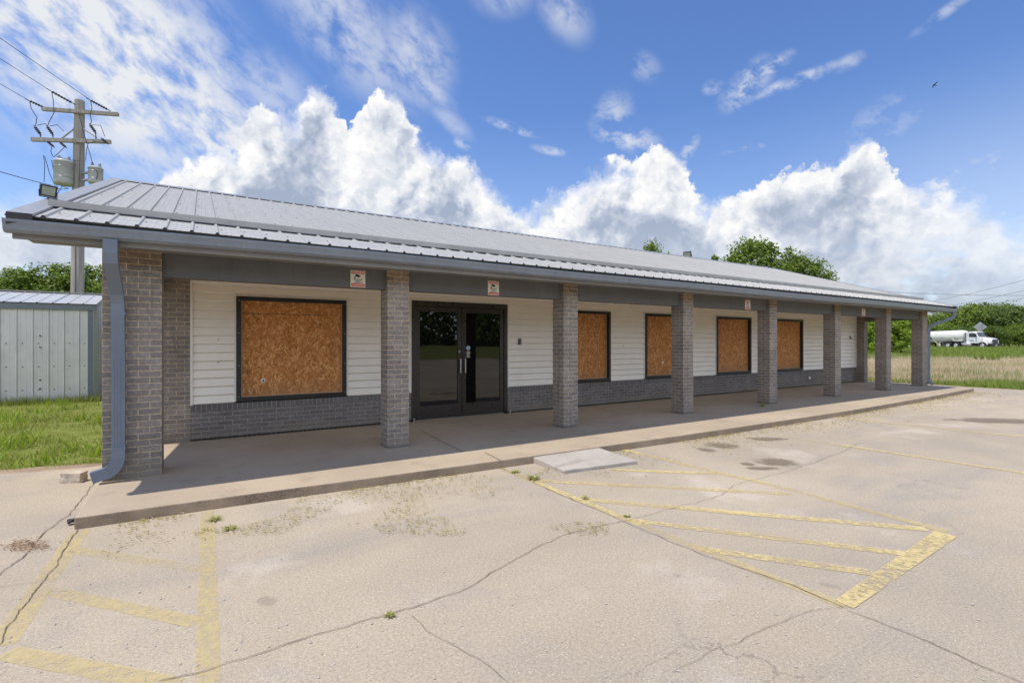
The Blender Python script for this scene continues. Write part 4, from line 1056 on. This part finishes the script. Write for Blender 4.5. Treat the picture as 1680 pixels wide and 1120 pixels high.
# ------------------------------------------------------------------ vegetation
def leaf_quad(mb, p, s, nrm, rnd):
    n = Vector(nrm)+Vector((rnd.gauss(0,.55), rnd.gauss(0,.55), rnd.gauss(0,.55))); n.normalize()
    a = n.orthogonal().normalized(); a = (Matrix.Rotation(rnd.random()*6.28, 3, n) @ a); b = n.cross(a)
    l, w_ = s*(.7+.6*rnd.random()), s*.55*(.7+.6*rnd.random())
    p = Vector(p)
    mb.face([p-a*l*.5, p+b*w_*.5-n*.08*s, p+a*l*.5, p-b*w_*.5-n*.08*s])
def make_tree(name, label, cat, loc, W, Hh, trunk, nclump, per, leaf, seed, mt, group=None, rz=0, droop=0., squat=1.):
    rnd = random.Random(seed); root = thing(name, label, cat, loc, rz, group)
    mb = MB(); lb = []
    # limbs
    r0 = max(.05, Hh*.022)
    top = Vector((rnd.uniform(-.1,.1)*W, rnd.uniform(-.1,.1)*W, Hh*.8))
    mb.tube([(0,0,-.2), (r0*.3, 0, trunk*.5), tuple(Vector((0,0,trunk)).lerp(top, .1)), tuple(Vector((0,0,trunk)).lerp(top, .55)), tuple(top)], [r0*1.25, r0, r0*.85, r0*.5, r0*.12], 8)
    clumps = []
    for k in range(nclump):
        a = rnd.random()*6.283; hh = trunk+(Hh-trunk)*(rnd.random()**.8)
        q = (hh-trunk)/(Hh-trunk); prof = max(.12, 1-abs(2*q-.86)**3.2/1.55)**.55
        rr = W/2*prof*(.35+.65*math.sqrt(rnd.random()))*(.75+.5*mnoise.noise((math.cos(a)*1.3, math.sin(a)*1.3+seed, q*2)))
        c = Vector((math.cos(a)*rr, math.sin(a)*rr, hh*(.94+.06*rnd.random())))
        rc = W*.10*(.5+.95*rnd.random())
        if rnd.random() < .16: c = Vector((c.x*1.16, c.y*1.16, trunk+(c.z-trunk)*1.05)); rc *= .5
        clumps.append((c, rc))
        if k % 3 == 0:
            s0 = Vector((0,0,trunk*.85)).lerp(top, max(0, min(.8, q*.7))); mb.tube([s0, s0.lerp(c, .5)+Vector((0,0,.03*Hh)), c], [r0*.38, r0*.22, r0*.06], 5, caps=False)
    mb.build('trunk', M_bark, root)
    cb = MB(); ctr = Vector((0,0,trunk+(Hh-trunk)*.4))
    for c, rc in clumps:
        o = (c-ctr).normalized()
        for j in range(per):
            d = Vector((rnd.gauss(0,1), rnd.gauss(0,1), rnd.gauss(0,1)*squat)); d.normalize(); d *= rc*(.35+.75*rnd.random()**.6)
            p = c+d
            if p.z < trunk*.5: continue
            leaf_quad(cb, p, leaf, (o*.5+d.normalized()*.5+Vector((0,0,.45))), rnd)
    cb.build('crown', mt, root)
    return root
def recopy(src, loc, rz, s, label):
    c = copy_tree(src); c.location = loc; c.rotation_euler = (0,0,rz); c.scale = (s[0], s[0], s[1]); c['label'] = label; return c
def atg(u_, d, dz=0): a, b = ray(u_); return (a*d, b*d, gz(a*d, b*d)+dz)

GT = 'trees of the far wood behind the highway'
A1t = make_tree('tree', 'dense rounded green tree straight behind the tanker truck cab', 'tree', atg(1612, 118), 15, 9.6, 1.4, 150, 56, .62, 11, M_leaf, GT)
B1t = make_tree('tree', 'darker green tree just right of the truck grille', 'tree', atg(1655, 112), 13, 8.9, 1.1, 130, 56, .58, 23, M_leaf2, GT)
spots = [(1570, 121, 1, .95, 'A', 'green tree above the middle of the white tank'), (1535, 124, 2, .90, 'B', 'dark tree just right of the far downspout, above the tank rear'), (1700, 116, 3, 1.08, 'A', 'tall green tree cut off by the right edge of the photo'),
         (1590, 134, 4, 1.22, 'A', 'taller tree of the second row rising above the front of the tank'), (1640, 132, 5, 1.25, 'B', 'tallest tree of the second row, above the truck hood'), (1550, 136, 1.4, 1.08, 'B', 'second row tree showing above the eave corner'), (1690, 130, 2.2, 1.2, 'B', 'second row tree at the right edge'),
         (1505, 125, 5.5, .9, 'A', 'tree partly hidden by the last brick column'), (1475, 120, 2.8, .82, 'B', 'dark tree seen between the last two columns'), (1440, 118, 3.8, .8, 'A', 'tree seen in the gap between wall end and seventh column'), (1625, 104, .8, .55, 'B', 'low dark scrub tree right behind the truck hood'), (1672, 106, 2.3, .55, 'A', 'low scrub tree at the roadside right of the truck'), (1585, 112, 1.9, .6, 'B', 'low scrub tree behind the tank'), (1545, 113, 4.4, .6, 'A', 'low scrub tree behind the tank rear'), (1720, 108, 3, .6, 'B', 'low scrub tree at the far right')]
for u_, d, rz, s, k, lab in spots: recopy(A1t if k == 'A' else B1t, atg(u_, d), rz, (s, s*.86), lab)
# bright bushes between the far columns
GB = 'bright bushes at the end of the porch'
bs = make_tree('bush', 'bright yellow green bush between the last two columns', 'bush', atg(1478, 56), 5.2, 4.0, .2, 95, 50, .30, 31, M_bush, GB)
recopy(bs, atg(1436, 57), 2.1, (.9, 1.02), 'bright yellow green bush between the wall end and the seventh column')
recopy(bs, atg(1405, 62), 4.1, (1., 1.0), 'yellow green bush mostly hidden behind the right wall pier')
# trees behind the roof
big1 = make_tree('tree', 'large leafy tree rising behind the roof ridge, right of the small floodlight', 'tree', atg(1236, 58), 9.6, 13.2, 3, 150, 70, .42, 41, M_leaf, 'trees behind the store roof')
recopy(big1, atg(1314, 60), 1.7, (.86, .88), 'lower right hand tree of the pair behind the roof')
recopy(big1, atg(1068, 60), 3.1, (.5, 1.0), 'tree with only a few leafy tips showing above the ridge')
# left trees behind the shed
lt = make_tree('tree', 'round bushy green tree left of the utility pole above the shed roof', 'tree', atg(92, 43), 6.6, 8.0, 1.2, 105, 70, .30, 51, M_leaf, 'trees behind the shed')
recopy(lt, atg(28, 42), 2., (1.05, .93), 'bright tree at the left edge above the shed roof')
recopy(lt, atg(155, 45), 4., (.95, 1.02), 'tree right of the utility pole beside the corner column')
recopy(lt, atg(60, 52), 1., (1.05, .98), 'tree set back between the two left hand trees'); recopy(lt, atg(125, 54), 3., (1., 1.1), 'tree set back directly behind the pole')
recopy(lt, atg(-40, 45), 3.5, (1.1, 1.), 'tree beyond the left edge, branches reaching in'); 
# wood across the street behind the viewer, mirrored in the door glass
rnd = random.Random(5); mb = MB()
for k in range(46):
    cx = -25+k*2.6+rnd.uniform(-1,1); cy = -72+rnd.uniform(-6,6); hh = 13+rnd.uniform(-2.5,3.5)
    for j in range(420):
        a = rnd.random()*6.283; q = rnd.random(); rr = 4.2*math.sin(math.pi*(.15+.83*q))*math.sqrt(rnd.random())
        leaf_quad(mb, (cx+math.cos(a)*rr, cy+math.sin(a)*rr, q*hh-.5), 1.25, (math.cos(a), math.sin(a), .5), rnd)
tag(mb.build('woodland', M_leaf2), kind='stuff')

def blades(name, mt, pts, rnd, hgt, wid, lean=.35):
    mb = MB()
    for (x_, y_, z_, s) in pts:
        a = rnd.random()*6.283; h = hgt*(.5+.8*rnd.random())*s; l = lean*h*(.3+rnd.random()); b = a+rnd.uniform(-1,1)
        dx, dy = math.cos(a)*wid*.5*s, math.sin(a)*wid*.5*s; ex, ey = -math.sin(b)*l, math.cos(b)*l
        mb.face([(x_-dx, y_-dy, z_), (x_+dx, y_+dy, z_), (x_+ex, y_+ey, z_+h)])
    return tag(mb.build(name, mt), kind='stuff')
rnd = random.Random(9)
# lawn at the left
pts = []
while len(pts) < 42000:
    y_ = 8.2+9.4*rnd.random()**1.25; x_ = -.9-rnd.random()*(2.0+y_*.68)
    k = int((-.95-x_)/.39); yb = leftb[min(max(k,0),39)][1]
    if y_ < yb-.02+.20*mnoise.noise((x_*2.2, 3, 5))+.18*rnd.random()**2-.22*(rnd.random() < .03): continue
    n = mnoise.noise((x_*.9, y_*.9, 0)); n2 = mnoise.noise((x_*3, y_*3, 4))
    if n2 < -.2 and n < .15 and rnd.random() < .8: continue
    pts.append((x_, y_, -.135, .75+.55*n+.4*n2+(.9 if y_ > 17.1 else 0)))
wd_ = []
for _ in range(90):
    cx, cy = -1.1-rnd.random()*6, 8.5+8.5*rnd.random()**1.3
    for _k in range(26): wd_.append((cx+rnd.gauss(0,.10), cy+rnd.gauss(0,.10), -.135, .7+rnd.random()))
blades('lawn_weeds', M_bush, wd_, rnd, .13, .022, .9)
blades('lawn_grass', M_grass, pts, rnd, .10, .011, .75)
# grass around P1 base and shed foot weeds
# field at the right: green margin, tall dry grass, green strip up to the road
def field(u_rng, d_rng, n, power=1.):
    out = []
    while len(out) < n:
        q = rnd.random()**power; d = d_rng[0]+(d_rng[1]-d_rng[0])*q; u_ = rnd.uniform(*u_rng); a, b = ray(u_)
        x_, y_ = a*d, b*d
        if x_ < 22.9: continue
        out.append((x_, y_, gz(x_, y_), d))
    return out
mg = [(x_, y_, z_, 1.+.4*mnoise.noise((x_*.6, y_*.6, 0))) for x_, y_, z_, d in field((1380, 1760), (15.5, 24), 26000)]
blades('field_margin_grass', M_green, mg, rnd, .16, .016, .6)
tg = []
for x_, y_, z_, d in field((1380, 1760), (19.0, 44), 60000, 1.2):
    n = mnoise.noise((x_*.15, y_*.15, 3)); 
    if d < 21.5+2*n and rnd.random() < .6: continue
    tg.append((x_, y_, z_, (.8+.3*n)*(1+(d-20)*.006)))
blades('tall_dry_grass', M_tan, tg, rnd, .37, .022, .35)
blades('field_weeds', M_green, [q for q in tg if mnoise.noise((q[0]*.25, q[1]*.25, 11)) > .22 and rnd.random() < .35], rnd, .40, .03, .5)
gs = [(x_, y_, z_, 1.0+.3*mnoise.noise((x_*.2, y_*.2, 8))) for x_, y_, z_, d in field((1380, 1760), (41, 83), 40000)]
blades('roadside_green_grass', M_green, gs, rnd, .42, .06, .5)
# dry clippings along the kerb
pts = []
def kerb_y(x_):
    for (a, b), (c, d) in zip(front, front[1:]):
        if a <= x_ <= c: return b+(d-b)*(x_-a)/(c-a)
    return 5.4
for _ in range(6500):
    x_ = -.6+21*rnd.random()**1.1; q = rnd.random()
    off = .02+.08*rnd.random() if q < .25 else abs(rnd.gauss(0, .45))
    if mnoise.noise((x_*.8, off*2, 9)) < (-.12 if q > .25 else .0)+.25*smooth(2.5, .2, x_): continue
    pts.append((x_, kerb_y(x_)-off-.02, LOT+.012, 1.))
mb = MB()
for x_, y_, z_, s in pts:
    a = rnd.random()*6.283; l = .015+.035*rnd.random(); w_ = .002+.003*rnd.random(); dx, dy = math.cos(a)*l, math.sin(a)*l
    mb.face([(x_-dy*.08, y_+dx*.08, z_), (x_+dx, y_+dy, z_+.012*rnd.random()), (x_+dy*.1+dx*.2, y_-dx*.1+dy*.2, z_+.008)])
for _ in range(6000):
    u_ = rnd.uniform(300, 1000); v_ = rnd.uniform(775, 880); gx, gy_ = G(u_, v_)
    if gy_ > kerb_y(gx)-.05 or mnoise.noise((gx*1.6, gy_*1.6, 2)) < .15: continue
    a = rnd.random()*6.283; l = .012+.03*rnd.random(); dx, dy = math.cos(a)*l, math.sin(a)*l
    mb.face([(gx-dy*.08, gy_+dx*.08, LOT+.013), (gx+dx, gy_+dy, LOT+.015+.012*rnd.random()), (gx+dy*.1, gy_-dx*.1, LOT+.018)])
for _ in range(260):                                 # brown litter far left and loose debris
    gx, gy_ = G(45+rnd.gauss(0, 20), 897+rnd.gauss(0, 5)); a = rnd.random()*6.283; l = .012+.03*rnd.random(); dx, dy = math.cos(a)*l, math.sin(a)*l
    mb.face([(gx-dy*.1, gy_+dx*.1, LOT+.013), (gx+dx, gy_+dy, LOT+.016), (gx+dy*.1, gy_-dx*.1, LOT+.02)], None, 1)
tag(mb.build('grass_clippings', [M_clip, mat('brown_litter', col=(.36,.24,.15), rough=1)]), kind='stuff')
# pebbles
mb = MB()
for _ in range(700):
    gx, gy_ = G(rnd.uniform(-30, 1700), 640+480*rnd.random()**.8)
    if gx > 22 or (gy_ > kerb_y(gx)-.06 and gx > -.95): continue
    r_ = .003+.006*rnd.random()**2; o = Vector((gx, gy_, LOT+r_*.5))
    k0 = len(mb.v); n5 = [o+Vector((math.cos(a)*r_*rnd.uniform(.7,1.2), math.sin(a)*r_*rnd.uniform(.7,1.2), 0)) for a in (0, 1.26, 2.5, 3.77, 5)]
    tp = o+Vector((0,0,r_*.8))
    for j in range(5): mb.face([n5[j], n5[(j+1) % 5], tp], None, rnd.choice((0,0,1)) if j == 0 else 0)
tag(mb.build('gravel', [mat('pebble_pale', col=(.45,.42,.38), rough=.9), mat('pebble_dark', col=(.12,.10,.09), rough=.9)]), kind='stuff')

# weed tufts
def tuft(label, x_, y_, z_, n, h, spread, seed, mt=M_grass):
    rn = random.Random(seed); mb = MB()
    for k in range(n):
        a = rn.random()*6.283; r_ = spread*.35*math.sqrt(rn.random()); px, py = math.cos(a)*r_, math.sin(a)*r_
        hh = h*(.4+.8*rn.random()); l = spread*(.3+.8*rn.random()); ex, ey = math.cos(a)*l, math.sin(a)*l
        nx, ny = -math.sin(a)*.0045, math.cos(a)*.0045
        mb.face([(px-nx, py-ny, 0), (px+nx, py+ny, 0), (px+ex*.5+nx, py+ey*.5+ny, hh*.8), (px+ex*.5-nx, py+ey*.5-ny, hh*.8)])
        mb.face([(px+ex*.5-nx, py+ey*.5-ny, hh*.8), (px+ex*.5+nx, py+ey*.5+ny, hh*.8), (px+ex, py+ey, hh*(.6+.5*rn.random()))])
    return tag(mb.build('weed_tuft', mt, loc=(x_, y_, z_)), label, 'weed', 'weeds growing from cracks in the lot')
for (u_, v_, n, h, s, lab) in ((352, 853, 60, .04, .09, 'green weed tuft on the near end of the left yellow line by the kerb'), (378, 868, 46, .035, .08, 'green weed tuft right of the left yellow line'), (875, 786, 90, .07, .10, 'dense weed clump on the yellow line left of the concrete ramp'), (845, 775, 50, .05, .08, 'weed tuft where the yellow line meets the kerb'), (640, 1011, 40, .03, .045, 'tiny weed growing from the long crack'), (960, 818, 40, .04, .06, 'weed along the hatched box border'), (1030, 848, 34, .03, .05, 'weed where the long crack crosses the hatched border')):
    gx, gy_ = G(u_, v_); tuft(lab, gx, gy_, LOT+.004, int(n*.8), h*.5, s*.8, int(u_*7+v_), M_tuft)
gx, gy_ = G(1252, 665, 0); tuft('weed sprout on the porch floor beside the fifth column', gx-.2, gy_-.1, .003, 30, .09, .08, 77)
# weed plants
for (u_, d, h, lab) in ((1636, 36, 1.0, 'tall leafy weed standing in the dry field'), (1625, 37, .7, 'short leafy weed left of the tall field weed'), (1606, 38, .65, 'small leafy weed farthest left in the dry field'), (148, 16.9, .75, 'leafy weed at the right corner of the shed')):
    rn = random.Random(int(u_)); root = thing('weed_plant', lab, 'weed', atg(u_, d), rn.random()*6, 'leafy weeds'); mb = MB(); sb = MB()
    for k in range(9):
        a = rn.random()*6.28; tip = Vector((math.cos(a)*h*.45, math.sin(a)*h*.45, h*(.6+.5*rn.random()))); sb.tube([(0,0,0), tuple(tip*.5+Vector((0,0,.1*h))), tuple(tip)], .008, 5)
        for j in range(26): leaf_quad(mb, tip*(.35+.7*rn.random())+Vector((rn.gauss(0,.06)*h, rn.gauss(0,.06)*h, rn.gauss(0,.05)*h)), .11, (0,0,1), rn)
    sb.build('stem', M_green, root); mb.build('foliage', M_bush, root)
# taller grass along the shed foot
pts = [(-2.3-rnd.random()*8, 17.38-rnd.random()*.35, -.135, 1.) for _ in range(2600)]; blades('shed_foot_grass', M_grass, pts, rnd, .22, .014, .5)

# ------------------------------------------------------------------ tanker truck (local +x forward)
rzT = math.atan2(HEAD.y, HEAD.x)
tk = thing('tanker_truck', 'white tanker truck with dark grille driving on the far road', 'truck', (TP.x, TP.y, .30), rzT)
TKS = 1.0
def cyl_x(mb, prof, o, n=24, sy=1., sz=1.):
    rows = []
    for x_, r_ in prof: rows.append([(o[0]+x_, o[1]+math.cos(2*math.pi*j/n)*r_*sy, o[2]+math.sin(2*math.pi*j/n)*r_*sz) for j in range(n)])
    mb.grid(rows, 0, True, True)
def hull(mb, secs, mi=0):
    """loft through (x, halfwidth_bottom, halfwidth_top, z0, z1)"""
    rows = []
    for x_, wb, wt, z0, z1 in secs: rows.append([(x_,-wb,z0),(x_,wb,z0),(x_,wb*.99+.0,(z0+z1)/2),(x_,wt,z1-.06),(x_,wt*.9,z1),(x_,-wt*.9,z1),(x_,-wt,z1-.06),(x_,-wb*.99,(z0+z1)/2)])
    mb.grid(rows, mi, False, True); mb.face(rows[0][::-1], None, mi); mb.face(rows[-1], None, mi)
mb = MB(); hull(mb, [(-1.95,1.0,.95,.95,1.95),(-1.2,1.0,.85,.9,1.86),(-.5,1.02,.75,.8,1.72),(-.12,1.0,.7,.8,1.58)]); bevel(mb.build('hood', M_white, tk, fixn=True), .05, 2)
mb = MB(); hull(mb, [(-3.75,1.12,1.08,.85,2.88),(-2.5,1.12,1.05,.85,2.95),(-2.35,1.12,1.0,.85,2.85),(-1.95,1.08,.98,.85,1.98)]); cab = mb.build('cab', M_white, tk, fixn=True); bevel(cab, .04, 2)
mb = MB(); mb.face([(-1.93,-.93,2.02),(-1.93,.93,2.02),(-2.30,.90,2.78),(-2.30,-.90,2.78)]); 
mb.v = [(x_+.035, y_, z_+.015) for x_, y_, z_ in mb.v]; mb.build('windshield', M_tglass, tk)
for s_ in (-1, 1):
    mb = MB(); mb.box(-3.3,-2.45,min(s_*1.105,s_*1.135),max(s_*1.105,s_*1.135),1.95,2.62); mb.face([(-2.45,s_*1.13,1.95),(-2.15,s_*1.11,1.95),(-2.42,s_*1.10,2.62)]); mb.build('side_window', M_tglass, tk)
    mb = MB(); mb.box(-3.2,-2.6,min(s_*1.124,s_*1.13),max(s_*1.124,s_*1.13),1.25,1.42); mb.build('door_emblem', M_blue, tk)
    mb = MB(); mb.box(-2.25,-2.12,min(s_*1.22,s_*1.42),max(s_*1.22,s_*1.42),1.9,2.5); mb.tube([(-2.2,s_*1.08,2.4),(-2.2,s_*1.3,2.4)],.02,6); mb.build('mirror', M_chass, tk)
    mb = MB(); mb.lathe([(0,.05),(.16,.04),(.18,0)],14,'X',(-.16,s_*.82,1.22)); mb.build('headlight', M_steel, tk)
    mb = MB(); rows = []                              # front fender arch
    for k in range(9):
        a = R(20*k); rows.append([(-1.3+.66*math.cos(a), s_*.80, .55+.62*math.sin(a)), (-1.3+.66*math.cos(a), s_*1.2, .55+.60*math.sin(a))])
    mb.grid(rows, 0, True); mb.build('fender', M_white, tk)
    mb = MB(); cyl_x(mb, [(-4.4,0),(-4.4,.32),(-3.0,.32),(-3.0,0)], (0, s_*.98, .72), 16); mb.build('fuel_tank', M_steel, tk)
mb = MB(); mb.box(-.14,-.05,-.62,.62,.78,1.55); 
for k in range(6): mb.box(-.05,-.03,-.6,.6,.84+k*.115,.87+k*.115)
mb.build('grille', M_grille, tk)
mb = MB(); mb.box(-.22,.06,-1.2,1.2,.38,.76); mb.build('bumper', M_chass, tk)
mb = MB(); mb.box(.06,.075,-.2,.2,.46,.6); mb.build('licence_plate', M_white, tk)
mb = MB(); mb.box(-7.6,-.2,-.42,.42,.62,.92); mb.box(-15.6,-12.2,-.5,.5,.75,1.1); mb.box(-7.4,-4.6,-.55,.55,.92,1.15); mb.build('chassis', M_chass, tk)
def wheel(x_, y_, wd):
    mb = MB(); mb.lathe([(.30,-wd/2),(.46,-wd/2),(.50,-wd/2+.05),(.50,wd/2-.05),(.46,wd/2),(.30,wd/2)],24,'Y',(x_,y_,.50)); wl = mb.build('wheel', M_tyre, tk)
    mb = MB(); s_ = 1 if y_ > 0 else -1
    mb.lathe([(.30,s_*wd*.5),(.27,s_*(wd*.5-.04)),(.14,s_*(wd*.5-.06)),(.12,s_*(wd*.5+.02)),(0,s_*(wd*.5+.02))],18,'Y',(x_,y_,.50)); mb.build('rim', M_steel, wl)
for s_ in (-1, 1):
    wheel(-1.3, s_*1.0, .28)
    for x_ in (-5.3,-6.6,-13.2,-14.5): wheel(x_, s_*.95, .50)
mb = MB(); cyl_x(mb, [(-15.9,0),(-15.85,.55),(-15.6,.80),(-15.2,.88),(-9,1.0),(-5.0,1.10),(-4.5,1.04),(-4.25,.75),(-4.2,0)], (0,0,2.12), 28); mb.build('tank', M_tank, tk)
mb = MB()
for x_ in (-5.6,-8.6,-11.6,-14.6): cyl_x(mb, [(x_-.05,.9),(x_-.05,1.115-(abs(x_)-5)*.024),(x_+.05,1.115-(abs(x_)-5)*.024),(x_+.05,.9)], (0,0,2.12), 28)
mb.build('tank_band', M_tank, tk)
mb = MB(); mb.box(-5.2,-4.35,-1.06,1.06,1.2,1.3); mb.face([(-4.35,-1.08,1.25),(-5.7,-1.12,1.25),(-6.1,-1.14,1.9),(-5.9,-1.14,1.9),(-5.5,-1.12,1.4),(-4.35,-1.08,1.4)]); mb.build('tank_skirt', M_tank, tk)
mb = MB()
for s_ in (-1, 1):
    mb.tube([(-8.2,s_*.7,1.3),(-8.2,s_*.7,.35)],.06,6); mb.tube([(-9.2,s_*.7,1.3),(-8.2,s_*.7,.5)],.05,6); mb.box(-8.35,-8.05,s_*.7-.12,s_*.7+.12,.30,.35)
mb.build('landing_gear', M_tank, tk)
mb = MB(); mb.box(-4.12,-4.0,-.9,.9,1.0,2.7); 
for k in range(6): mb.box(-4.0,-3.95,-.85,.85,1.1+k*.27,1.16+k*.27)
mb.build('cab_guard', M_sign, tk)

# ------------------------------------------------------------------ road sign, bird
sp_ = D(1608, 536, 77); rs = thing('road_sign', 'grey back of a diamond road sign in front of the tanker', 'road sign', (sp_.x, sp_.y, gz(sp_.x, sp_.y)), YAW*-1-R(40))
hz_ = sp_.z-gz(sp_.x, sp_.y)
mb = MB(); q = .80; mb.face([(-q,0,hz_),(0,0,hz_-q),(q,0,hz_),(0,0,hz_+q)]); mb.face([(-q,.02,hz_),(0,.02,hz_+q),(q,.02,hz_),(0,.02,hz_-q)])
for a, b in (((-q,hz_),(0,hz_-q)),((0,hz_-q),(q,hz_)),((q,hz_),(0,hz_+q)),((0,hz_+q),(-q,hz_))): mb.face([(a[0],0,a[1]),(b[0],0,b[1]),(b[0],.02,b[1]),(a[0],.02,a[1])])
mb.box(-.45,.45,-.02,-.003,hz_-.18,hz_-.13); mb.box(-.45,.45,-.02,-.003,hz_+.13,hz_+.18); mb.build('panel', M_sign, rs)
mb = MB(); mb.box(.18,.25,-.09,-.022,-.2,hz_+.5); mb.build('post', M_pole, rs)

bp = D(1533, 140, 60); mb = MB()
bd = [(-.20,.012),(-.15,.045),(-.05,.07),(.08,.065),(.15,.035),(.19,.045),(.23,.03),(.27,.004)]
cyl_x(mb, bd, (0,0,0), 10)
for s_ in (-1, 1):
    mb.face([(.10,s_*.05,.03),(-.06,s_*.05,.03),(-.10,s_*.30,.16),(.05,s_*.30,.17)]); mb.face([(.05,s_*.30,.17),(-.10,s_*.30,.16),(-.16,s_*.62,.12)])
mb.face([(-.18,.02,0),(-.18,-.02,0),(-.32,-.07,0),(-.32,.07,0)])
b_ = tag(mb.build('bird', mat('bird_dark', col=(.03,.03,.035), rough=.8), loc=bp), 'small dark bird flying high at the upper right', 'bird'); b_.rotation_euler = (R(25), R(-20), R(140)); b_.scale = (.8,.8,.8)

# ------------------------------------------------------------------ render settings
sc.view_settings.view_transform = 'Standard'; sc.view_settings.look = 'None'; sc.view_settings.exposure = 0.60; sc.view_settings.gamma = 1
sc.cycles.max_bounces = 8; sc.cycles.diffuse_bounces = 5; sc.cycles.transparent_max_bounces = 12
